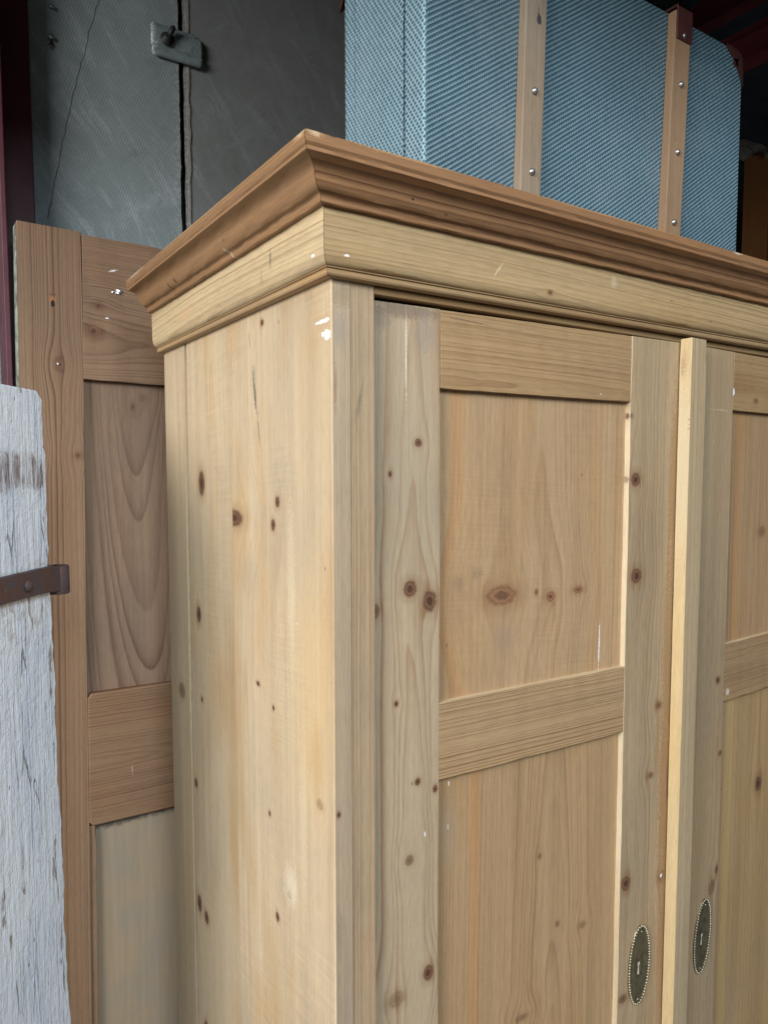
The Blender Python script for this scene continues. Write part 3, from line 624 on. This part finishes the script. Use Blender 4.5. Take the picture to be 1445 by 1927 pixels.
def door(hx, rot, mirror, q_end, q1, q2, mats, label):
    """q: distance from the hinge side. For the mirrored (right) door x runs to the left."""
    d = empty('door', (hx, 0.010, 0), (0, 0, rot), war); d['label'] = label
    sx = -1 if mirror else 1
    st1, st2, tr, mr, up, lp = mats
    def bx(a, b): return (min(sx*a, sx*b), max(sx*a, sx*b))
    x0, x1 = bx(0.0040, q1); worn_board('stile', (x0, 0, DBOT), (x1, DT, DTOP), st1, d)
    x0, x1 = bx(q2, q_end); worn_board('stile', (x0, 0, DBOT), (x1, DT, DTOP), st2, d, 2, 40, 0.0005, 0.0012, ((-1, 0, 0), pale_edge_v))
    x0, x1 = bx(q1+0.0003, q2-0.0003)
    for za, zb, m in ((R1, DTOP-0.0006, tr), (R3, R2, mr), (R5, R4, mr), (DBOT, DBOT+0.12, mr)):
        worn_board('rail', (x0, 0.0003, za), (x1, DT, zb), m, d, 0, 16, 0.0003, 0.0012, ((0, 0, 1), pale_edge_h))
    for za, zb, m in ((R2, R1, up), (R4, R3, lp), (DBOT+0.12, R5, lp)):
        box('panel', (x0-0.008, PD, za-0.008), (x1+0.008, PD+0.007, zb+0.008), m, d, 0)
    return d
ld = door(XP, -0.0413, False, 0.5205, 0.0916, 0.4081, (lst, lrs, ltr, lmr, lup, llp), 'left door of the wardrobe, slightly ajar')
escutcheon(ld, 0.4504, -0.9257, 0.05)
# mirrored door: materials read x from the hinge to the left, so they are built with negative x
def flip(mat):
    t = mat.node_tree
    sep = next(n for n in t.nodes if n.type == 'SEPXYZ'); lk = sep.inputs[0].links[0]; src = lk.from_socket; t.links.remove(lk)
    n = t.nodes.new('ShaderNodeVectorMath'); n.operation = 'MULTIPLY'; n.inputs[1].default_value = (-1, 1, 1)
    t.links.new(src, n.inputs[0]); t.links.new(n.outputs[0], sep.inputs[0])
for m in (rst, btm, rtr, rmr, rup, rlp): flip(m)
rd = door(W-XP, 0.0420, True, 0.5215, 0.0916, 0.3985, (rst, rst, rtr, rmr, rup, rlp), 'right door of the wardrobe with the overlapping closing batten')
escutcheon(rd, -0.4411, -0.9384, 0.10)
worn_board('closing_batten', (-0.5425, -0.0190, DBOT), (-0.5065, -0.0004, -0.0125), btm, rd, 2, 40, 0.00025, 0.0016, ((-1, 0, 0), pale_edge_b))

# ================================================================== blue woven suitcase on the wardrobe
suit = empty('suitcase', (0, 0, 0))
tag(suit, 'blue woven-fibre suitcase with wooden slats standing on top of the wardrobe', 'suitcase')
def weave(name, ax, per, glare_gain):
    n = NB(name); U = n.sub(n.xyz['x'], n.xyz['y']); Z = n.xyz['z']
    wob = n.noise(n.obj, 9.0, 2.0); wob2 = n.noise(n.obj, 120.0, 2.0)
    a = n.add(n.mul(Z, 0.83), n.mul(U, -0.56)); b = n.add(n.mul(Z, 0.60), n.mul(U, 0.80))
    a = n.add(a, n.mul(wob, 0.003))
    s1 = n.f('SINE', n.mul(a, 2*math.pi/per))
    if ax == 'x':                                   # twill: slanting ribs broken into short stitches
        s2 = n.f('SINE', n.add(n.mul(b, 2*math.pi/(per*0.78)), n.mul(s1, 1.2)))
        h = n.add(n.mul(s1, 0.78), n.mul(s2, 0.62))
    else:                                           # ends: open lattice of pale threads over dark holes
        s2 = n.f('SINE', n.mul(b, 2*math.pi/per))
        h = n.add(n.mx(s1, s2), -0.15)
    k = n.ramp(n.add(h, n.mul(n.sub(wob2, 0.5), 0.9)), -0.8, 1.05)
    deep = (0.022, 0.066, 0.090); lite = (0.19*glare_gain, 0.28*glare_gain, 0.325*glare_gain)  # pale threads lightened on the ends: glare off the glossy weave, painted in
    c = n.mix(k, deep, lite)
    dust = n.noise(n.obj, 14.0, 4.0, 0.6); scuff = n.noise(n.vec(n.mul(n.xyz['x'], 60.0), n.mul(n.xyz['y'], 60.0), n.mul(Z, 9.0)), 1.0, 4.0, 0.65)
    c = n.mix(n.mul(n.ramp(dust, 0.45, 0.8), 0.14), c, (0.30, 0.34, 0.35))
    c = n.scale(c, n.add(0.72, n.mul(n.noise(n.obj, 4.5, 3.0, 0.6), 0.56)))
    c = n.mix(n.mul(n.ramp(scuff, 0.60, 0.78), 0.25), c, (0.07, 0.085, 0.09))
    return n.done(c, 0.42, 0.45, 0.0, n.bump(h, 0.0007, 0.8))
wf = weave('weave_front', 'x', 0.0052, 1.0); we = weave('weave_end', 'y', 0.0058, 1.45)
SX0, SX1, SY0, SY1, SZ0, SZ1 = 0.1520, 0.7885, 0.0500, 0.2450, 0.1002, 0.4760
def shell(name, y0, y1, r_front, r_back, rc=0.016):
    """slice of the case between y0 and y1: rounded-rectangle outline in x-z, front/back arris rounded"""
    bm = bmesh.new(); rows = []
    def outline(ins):
        pts = []; r = max(rc-ins*0.4, 0.006)
        for cx, cz, a0 in ((SX1-ins-r, SZ1-ins-r, 0), (SX0+ins+r, SZ1-ins-r, 90), (SX0+ins+r, SZ0+ins+r, 180), (SX1-ins-r, SZ0+ins+r, 270)):
            for i in range(7):
                a = math.radians(a0+90*i/6); pts.append((cx+r*math.cos(a), cz+r*math.sin(a)))
        return pts
    prof = []
    if r_front:
        for i in range(6):
            a = math.radians(90*i/5); prof.append((y0+r_front*(1-math.sin(a)), r_front*(1-math.cos(a))) if False else (y0+r_front-r_front*math.cos(a), r_front-r_front*math.sin(a)))
    else: prof.append((y0, 0.0))
    if r_back:
        for i in range(6):
            a = math.radians(90*i/5); prof.append((y1-r_back+r_back*math.sin(a), r_back-r_back*math.cos(a)))
    else: prof.append((y1, 0.0))
    for y, ins in prof: rows.append([bm.verts.new((x, y, z)) for x, z in outline(ins)])
    N = len(rows[0])
    for A, B in zip(rows[:-1], rows[1:]):
        for i in range(N):
            f = bm.faces.new((A[i], A[(i+1)%N], B[(i+1)%N], B[i])); f.smooth = True
            nx = abs((A[i].co+A[(i+1)%N].co).x/2-(SX0+SX1)/2) > (SX1-SX0)/2-0.0022
            f.material_index = 1 if nx else 0
    bm.faces.new(rows[0]); bm.faces.new(rows[-1])
    for f in bm.faces: f.smooth = len(f.verts) == 4 and f.calc_area() < 0.0012
    return link(name, bm, [wf, we], suit)
shell('lid', SY0, 0.0895, 0.0050, 0.0)
shell('body', 0.0935, 0.2065, 0.0, 0.0)
shell('back_shell', 0.2075, SY1, 0.0, 0.016)
# lip closing the joint between lid and body
bm = bmesh.new(); bm_box(bm, (SX0+0.006, 0.086, SZ0+0.006), (SX1-0.006, 0.097, SZ1-0.006)); link('closing_lip', bm, blk, suit)
leather = simple('ox_leather', (0.062, 0.018, 0.016), 0.55, 0.35, 0.0, 0.5, 40.0, None, 0.0005)
slat_m1 = wood_t(FRONT, 'slat_beech_a', 'xzy', (0.315, 0.255, 0.20), (0.22,0.165,0.12), 0.006, (0.2, 0.05), 0, 0.2, 0.004, [], [(0.3205,0.3690,0.0042,0.0085,(0.045,0.04,0.045),1.0),(0.3195,0.379,0.0010,0.006,(0.06,0.05,0.05),0.8),(0.304,0.238,0.007,0.0012,(0.22,0.15,0.09),0.6)], 40)
slat_m2 = wood_t(FRONT, 'slat_beech_b', 'xzy', (0.31, 0.205, 0.13), (0.22,0.135,0.08), 0.006, (0.5, 0.05), 0, 0.2, 0.004, [], [], 41, (0.33,0.185,0.085), 0.6)
steel = simple('dull_rivet', (0.42, 0.41, 0.39), 0.38, 0.5, 0.9, 0.5, 250.0)
def slat(xb, xt, w, mat, rivets):
    bz, tz = SZ0+0.004, SZ1-0.004
    def X(z): return xb+(xt-xb)*(z-bz)/(tz-bz)
    o = hexa('slat', [(xb,0.036,bz),(xb+w,0.036,bz),(xb+w,0.0498,bz),(xb,0.0498,bz),(xt,0.036,tz),(xt+w,0.036,tz),(xt+w,0.0498,tz),(xt,0.0498,tz)], mat, suit, 0.0012)
    for z in rivets:
        bm = bmesh.new(); r = 0.0048
        lathe(bm, [(r, 0), (r*0.95, 0.0012), (r*0.78, 0.0027), (r*0.48, 0.0038), (r*0.12, 0.0043)], (X(z)+w*0.52, 0.0360, z), (0, -1, 0), 18)
        link('rivet', bm, steel, o)
    return o
slat(0.2895, 0.3010, 0.0355, slat_m1, (0.1799, 0.2794, 0.4400))
s2 = slat(0.5785, 0.5935, 0.0375, slat_m2, (0.1704, 0.2725, 0.3702, 0.4393))
# leather tab folded over the top of the right slat
bm = bmesh.new()
bm_box(bm, (0.5945, 0.0335, 0.432), (0.6305, 0.0357, 0.480)); bm_box(bm, (0.5945, 0.0335, 0.4762), (0.6305, 0.090, 0.480)); bevel(bm, 0.0008, 1)
link('leather_tab', bm, leather, suit)
# leather corner caps: pieces folded over each upper corner, pointed where they run out
def cap(side, front):
    bm = bmesh.new(); rc = 0.016; NT = 24; o = 0.0016
    cx = (SX1-rc) if side > 0 else (SX0+rc); cz = SZ1-rc; Lc = rc*math.pi/2; run = 0.036
    yf = SY0 if front else SY1; sy = 1 if front else -1
    rows = []
    for i in range(NT+1):
        t = -1+2*i/NT; q = t*(Lc/2+run)                      # path length from the middle of the corner
        if abs(q) <= Lc/2: a = math.pi/4-q/rc; base = (cx+side*rc*math.cos(a), cz+rc*math.sin(a)); nn = (side*math.cos(a), math.sin(a))
        elif q > 0: e = q-Lc/2; base = (cx+side*rc, cz-e); nn = (side, 0)
        else: e = -q-Lc/2; base = (cx-side*e, cz+rc); nn = (0, 1)
        dep = 0.030*(1-abs(t))**0.8+0.001
        row = []
        for f in (1.0, 0.66, 0.33, 0.12):                      # on the face, in from the arris
            row.append(bm.verts.new((base[0]-nn[0]*dep*f*1.05, yf-sy*o, base[1]-nn[1]*dep*f*1.05)))
        for f in (0.0, 0.35, 0.7, 1.0):                       # round the arris and along the edge
            row.append(bm.verts.new((base[0]+nn[0]*o, yf-sy*o+sy*(0.002+f*dep), base[1]+nn[1]*o)))
        rows.append(row)
    for A, B in zip(rows[:-1], rows[1:]):
        for j in range(7): bm.faces.new((A[j], A[j+1], B[j+1], B[j])).smooth = True
    bmesh.ops.recalc_face_normals(bm, faces=bm.faces[:])
    return link('corner_cap', bm, leather, suit)
for side in (-1, 1):
    for front in (True, False): cap(side, front)

# ================================================================== old pine door leaning behind, left
pd = empty('panelled_door', (-0.198, 0.700, 0.2095), (0, math.radians(0.95), 0))
tag(pd, 'old stripped pine panelled door standing behind the wardrobe on the left', 'door')
PB = (0.33, 0.215, 0.14); PBL = (0.16, 0.085, 0.055)
ps = wood_t(OLD, 'old_door_stile', 'xzy', PB, PBL, 0.0050, (-0.14, 0.08), 0.0, 0.62, 0.004, [(0.0624,-0.2272,0.0062,0.0066,0.8),(0.0890,-0.3807,0.0050,0.0053),(0.0295,-0.372,0.004,0.0044)], [(0.052,-0.122,0.0055,0.0065,(0.30,0.12,0.05),0.9),(0.0530,-0.1275,0.0035,0.0065,(0.01,0.008,0.006),1.0),(0.052,-0.112,0.008,0.0012,(0.12,0.05,0.02),0.9),(0.0590,-0.2265,0.0014,0.0014,WHITE_PAINT,1.0)], 50, (0.31,0.19,0.11), 0.4, 0.3, 0.1, 0.02)
pt = wood_t(OLD, 'old_door_top_rail', 'zxy', PB, PBL, 0.0042, (-0.18, 0.05), 0.03, 0.5, 0.010, [(-0.121,0.1253,0.0064,0.0064,0.85),(-0.1645,0.1171,0.0105,0.0095,0.85)], [(-0.0885,0.132,0.0011,0.032,(0.07,0.045,0.03),0.8,0.0),(-0.0570,0.15,0.0016,0.007,WHITE_PAINT,0.8,0.3),(-0.140,0.140,0.0012,0.003,WHITE_PAINT,0.9)], 51, None, 0.35, 0.3, 0.06, 0.03)
pp = wood_t(OLD, 'old_door_panel', 'xzy', (0.315,0.215,0.155), (0.125,0.062,0.045), 0.0085, (0.205, 0.0), -0.085, 0.40, 0.046, [(0.2025,-0.272,0.006,0.006,0.35),(0.185,-0.290,0.003,0.007,0.8)], [], 52, (0.27,0.175,0.115), 0.4, 0.35, 0.06, 0.01, sharp=3.0)
pmr = wood_t(OLD, 'old_door_mid_rail', 'zxy', (0.30,0.19,0.12), (0.15,0.075,0.042), 0.0052, (-0.93, 0.012), 0.03, 0.6, 0.012, [], [(-0.955,0.175,0.010,0.0008,(0.6,0.55,0.48),0.5)], 53, None, 0.4, 0.3, 0.05, 0.01)
gp = NB('grey_painted_panel')
ga = gp.noise(gp.obj, 7.0, 5.0, 0.65, 0.4); gb = gp.noise(gp.vec(gp.mul(gp.xyz['x'], 120.0), 0.0, gp.mul(gp.xyz['z'], 5.0)), 1.0, 3.0, 0.6)
gc = gp.mix(gp.ramp(ga, 0.35, 0.68), (0.255, 0.192, 0.125), (0.215, 0.185, 0.14))
gc = gp.scale(gc, gp.add(0.82, gp.mul(gb, 0.36)))
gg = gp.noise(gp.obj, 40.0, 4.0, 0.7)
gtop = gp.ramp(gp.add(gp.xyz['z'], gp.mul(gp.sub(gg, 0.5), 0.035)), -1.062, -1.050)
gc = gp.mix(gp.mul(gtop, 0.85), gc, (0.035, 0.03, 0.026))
gp = gp.done(gc, 0.6, 0.3, 0.0, gp.bump(gb, 0.0006, 0.5))
PH = 1.945; PW = 0.76
worn_board('stile', (0, 0, -PH), (0.0990, 0.034, 0), ps, pd)
worn_board('stile', (PW-0.099, 0, -PH), (PW, 0.034, -0.004), ps, pd)
worn_board('rail', (0.0998, 0.0005, -0.2485), (PW-0.0998, 0.034, -0.0035), pt, pd, 0, 20, 0.0007)
# mid rail with chamfered arrises and clipped ends against the stile
def clipped_rail(z0, z1, c=0.008):
    bm = bmesh.new(); x0, x1 = 0.0992, PW-0.0992
    ol = [(x0, z0+c), (x0+c*0.9, z0), (x1-c*0.9, z0), (x1, z0+c), (x1, z1-c), (x1-c*0.9, z1), (x0+c*0.9, z1), (x0, z1-c)]
    F = [bm.verts.new((x, -0.0005, z)) for x, z in ol]; B = [bm.verts.new((x, 0.034, z)) for x, z in ol]
    f = bm.faces.new(F); bm.faces.new(B)
    for i in range(8): bm.faces.new((F[i], F[(i+1)%8], B[(i+1)%8], B[i]))
    bevel(bm, 0.003, 2, [e for e in bm.edges if all(abs(v.co.y+0.0005) < 1e-6 for v in e.verts)])
    return link('rail', bm, pmr, pd)
clipped_rail(-1.0460, -0.8030)
worn_board('rail', (0.0998, 0.0005, -PH), (PW-0.0998, 0.034, -PH+0.2), pmr, pd, 0, 20, 0.0007)
box('panel', (0.092, 0.013, -0.81), (PW-0.092, 0.022, -0.24), pp, pd, 0)
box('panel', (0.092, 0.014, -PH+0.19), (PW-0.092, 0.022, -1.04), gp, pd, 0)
worn_board('glazing_strip', (0.0996, 0.0035, -PH+0.2), (0.1110, 0.0138, -1.0470), ps, pd, 2, 20, 0.0005, 0.002)
box('edge_paint', (-0.0022, 0.003, -PH+0.01), (-0.0001, 0.033, -0.006), simple('flaking_green_paint', (0.30, 0.34, 0.28), 0.7, 0.3, 0.0, 0.9, 45.0, (0.10, 0.085, 0.065)), pd, 0)
bm = bmesh.new(); rng = random.Random(5)
for i in range(7):
    p = Vector((0.156+rng.uniform(-0.007, 0.007), -0.0005, -0.0915+rng.uniform(-0.004, 0.004)))
    g = bmesh.ops.create_icosphere(bm, subdivisions=1, radius=rng.uniform(0.0016, 0.0034), matrix=Matrix.Translation(p)@Matrix.Rotation(rng.uniform(0, 3), 4, 'Y')@Matrix.Diagonal((1.4, 0.7, 0.8, 1)))
link('foil_scrap', bm, simple('silver_foil', (0.75, 0.76, 0.78), 0.25, 0.5, 0.9, 0.3, 300.0), pd)

# ================================================================== white painted gate with rusty strap hinge, far left
gd = Vector((0.6222, 0.7828, 0)); gate = empty('white_gate', (-0.18, 0.50, 0), (0, 0, math.atan2(0.7828, 0.6222)))
tag(gate, 'old white painted plank gate with a rusty strap hinge at the left edge', 'gate')
# local x runs away from the viewer along the gate, local -y is the face towards the camera
def white_paint():
    n = NB('flaking_white_paint')
    X, Y, Z = n.xyz['x'], n.xyz['y'], n.xyz['z']
    grain = n.noise(n.vec(n.mul(X, 130.0), n.mul(Y, 130.0), n.mul(Z, 9.0)), 1.0, 4.0, 0.65, 0.5)
    lump = n.noise(n.vec(n.mul(X, 75.0), n.mul(Y, 75.0), n.mul(Z, 48.0)), 1.0, 4.0, 0.62, 0.7)
    fine = n.noise(n.obj, 420.0, 3.0, 0.6)
    rip = n.noise(n.vec(n.mul(n.add(X, n.mul(Z, 0.5)), 60.0), 0.0, n.mul(Z, 70.0)), 1.0, 3.0, 0.6, 1.2)
    big = n.noise(n.vec(n.mul(X, 16.0), 0.0, n.mul(Z, 6.0)), 1.0, 4.0, 0.62)
    c = n.mix(n.ramp(big, 0.35, 0.7), (0.74, 0.84, 0.98), (0.63, 0.74, 0.91))
    flk = n.noise(n.vec(n.mul(n.add(X, n.mul(lump, 0.008)), 46.0), 0.0, n.mul(n.add(Z, n.mul(lump, 0.02)), 7.0)), 1.0, 3.0, 0.6)
    flake = n.ramp(flk, 0.635, 0.655)
    c = n.mix(n.mul(flake, 0.85), c, n.mix(grain, (0.17, 0.15, 0.14), (0.40, 0.37, 0.35)))
    c = n.mix(n.mul(n.ramp(lump, 0.60, 0.74), 0.5), c, (0.38, 0.40, 0.44))
    # bare timber and rust staining round the hinge and in a band above it
    wz = n.add(Z, n.mul(n.sub(lump, 0.5), 0.05))
    band = n.mul(n.ramp(n.f('ABSOLUTE', n.sub(wz, -0.200)), 0.034, 0.012), n.ramp(grain, 0.36, 0.62))
    c = n.mix(n.mul(band, 0.92), c, (0.15, 0.085, 0.065))
    hin = n.mul(n.ramp(n.f('ABSOLUTE', n.sub(wz, -0.370)), 0.075, 0.01), n.ramp(lump, 0.42, 0.66))
    c = n.mix(n.mul(hin, 0.55), c, (0.34, 0.25, 0.19))
    vd, vc = n.voro(n.vec(n.mul(X, 70.0), 0.0, n.mul(Z, 34.0)), 1.0)
    spc = n.t.nodes.new('ShaderNodeSeparateColor'); n.put(spc.inputs[0], vc)
    pit = n.mul(n.ramp(vd, 0.14, 0.05), n.f('GREATER_THAN', spc.outputs[0], 0.86))
    c = n.mix(n.mul(pit, 0.9), c, (0.03, 0.028, 0.03))
    cr = n.voro(n.vec(n.mul(n.add(X, n.mul(lump, 0.006)), 42.0), 0.0, n.mul(Z, 3.2)), 1.0, 'DISTANCE_TO_EDGE')[0]
    crk = n.mul(n.ramp(cr, 0.022, 0.006), n.ramp(big, 0.52, 0.60))
    c = n.mix(n.mul(crk, 0.55), c, (0.2, 0.2, 0.23))
    h = n.add(n.add(n.mul(lump, 0.75), n.mul(grain, 1.15)), n.add(n.mul(rip, 0.45), n.mul(fine, 0.22)))
    h = n.sub(h, n.add(n.mul(flake, 0.5), n.add(n.mul(crk, 1.0), n.mul(pit, 1.2))))
    return n.done(c, 0.55, 0.35, 0.0, n.bump(h, 0.0042, 0.9))
wp = white_paint()
def plank(x0, x1, ztop, zbot, lean, rnd):
    """plank face in local x-z, thick in +y; right edge wanders, outer top corner rounded"""
    bm = bmesh.new(); rng = random.Random(21+int(x0*1000)); right = []; left = []; n = 150
    for k in range(n+1):
        t = k/n; z = ztop+(zbot-ztop)*t
        wv = 0.0018*math.sin(z*23)+0.0014*math.sin(z*61+1)+0.0010*math.sin(z*140+2)+rng.uniform(-0.0013, 0.0013)
        xr = x1+lean*(ztop-z)+wv
        if rnd and ztop-z < 0.012: xr -= 0.012-math.sqrt(max(0, 0.012**2-(0.012-(ztop-z))**2))
        right.append((xr, z)); left.append((x0, z))
    F = [(bm.verts.new((a[0], 0, a[1])), bm.verts.new((b[0], 0, b[1]))) for a, b in zip(left, right)]
    B = [(bm.verts.new((a[0], 0.035, a[1])), bm.verts.new((b[0], 0.035, b[1]))) for a, b in zip(left, right)]
    for i in range(n):
        bm.faces.new((F[i][0], F[i][1], F[i+1][1], F[i+1][0])); bm.faces.new((B[i][1], B[i][0], B[i+1][0], B[i+1][1]))
        bm.faces.new((F[i][1], B[i][1], B[i+1][1], F[i+1][1])); bm.faces.new((F[i][0], F[i+1][0], B[i+1][0], B[i][0]))
    for i in (0, n): bm.faces.new((F[i][0], F[i][1], B[i][1], B[i][0]))
    bmesh.ops.recalc_face_normals(bm, faces=bm.faces[:])
    bevel(bm, 0.0028, 2, [e for e in bm.edges if len(e.link_faces) == 2 and e.calc_face_angle(0) > 1.0])
    return link('plank', bm, wp, gate)
plank(-0.185, -0.0350, -0.0884, FLOOR+0.001, 0.018, True)
for gi in range(2): plank(-0.343-0.158*gi, -0.1880-0.158*gi, -0.0860-0.001*gi, FLOOR+0.001, 0.0, False)
def rust():
    n = NB('rusty_iron')
    a = n.noise(n.obj, 60.0, 5.0, 0.65); b = n.noise(n.obj, 300.0, 4.0, 0.65)
    c = n.mix(n.ramp(a, 0.35, 0.68), (0.085, 0.075, 0.095), (0.115, 0.062, 0.050))
    c = n.mix(n.mul(n.ramp(b, 0.55, 0.72), 0.45), c, (0.26, 0.19, 0.16))
    return n.done(c, 0.62, 0.4, 0.25, n.bump(n.add(a, n.mul(b, 0.7)), 0.0016, 0.9))
ri = rust()
bm = bmesh.new(); rows = []
for i in range(41):
    t = i/40; x = -0.26+t*(0.260-0.0345); z1 = -0.3346+0.0002*math.sin(x*150); z0 = -0.3705-0.004*max(0, t-0.6)+0.0002*math.sin(x*170+1)
    rows.append([bm.verts.new(p) for p in ((x, -0.0008, z0), (x, -0.0065, z0+0.001), (x, -0.0065, z1-0.001), (x, -0.0008, z1))])
for A, B in zip(rows[:-1], rows[1:]):
    for i in range(4): bm.faces.new((A[i], A[(i+1)%4], B[(i+1)%4], B[i]))
bm.faces.new(rows[0]); bm.faces.new(rows[-1])
strap = link('hinge_strap', bm, ri, gate)
bm = bmesh.new(); lathe(bm, [(0.0085, 0), (0.0082, 0.002), (0.0065, 0.0042), (0.003, 0.0055), (0.0005, 0.0058)], (-0.0975, -0.0063, -0.3535), (0, -1, 0), 18); link('bolt_head', bm, ri, strap)
bm = bmesh.new()
lathe(bm, [(0.0065, 0.0415), (0.0065, 0.0), (0.0150, 0.0), (0.0162, 0.0015), (0.0162, 0.0400), (0.0150, 0.0415), (0.0065, 0.0415)], (-0.0030, 0.0045, -0.3795), (0, 0, 1), 28)
bm_box(bm, (-0.0360, -0.0062, -0.3725), (-0.0040, -0.0012, -0.3370))
link('knuckle', bm, ri, strap)

# ================================================================== small things in the dark on the right
pk = box('timber_post', (2.338, 0.90, FLOOR), (2.42, 1.00, 0.985), wood('orange_timber', 'xzy', (0.20,0.085,0.025), (0.1,0.04,0.01), 0.006, (2, 0.05), 0, 0.4, 0.01, seed=60), None, 0.003)
tag(pk, 'orange-brown timber post in the dark behind the suitcase, at the right edge', 'post')
# pale rag hung over the post's top
bm = bmesh.new(); NR = 12; rng = random.Random(9); g = []
for i in range(NR+1):
    row = []
    for j in range(NR+1):
        u, v = i/NR, j/NR
        x = 2.225+0.16*u; top = 0.990+0.055*math.sin(math.pi*u)*(0.6+0.4*math.sin(5*u))
        ang = (v-0.35)*2.2
        z = top - max(0, v-0.35)*0.13*(0.5+u) - max(0, 0.35-v)*0.05; y = 0.965-0.075*math.sin(ang)-0.012*math.sin(9*u+4*v)
        row.append(bm.verts.new((x+rng.uniform(-1, 1)*0.003, y+rng.uniform(-1, 1)*0.003, z+rng.uniform(-1, 1)*0.003)))
    g.append(row)
for i in range(NR):
    for j in range(NR): bm.faces.new((g[i][j], g[i+1][j], g[i+1][j+1], g[i][j+1])).smooth = True
bmesh.ops.solidify(bm, geom=bm.faces[:], thickness=0.003)
tag(link('cloth_rag', bm, simple('pale_rag', (0.55, 0.52, 0.46), 0.9, 0.1)), 'pale grey rag hanging over the timber post in the dark, right edge', 'rag')
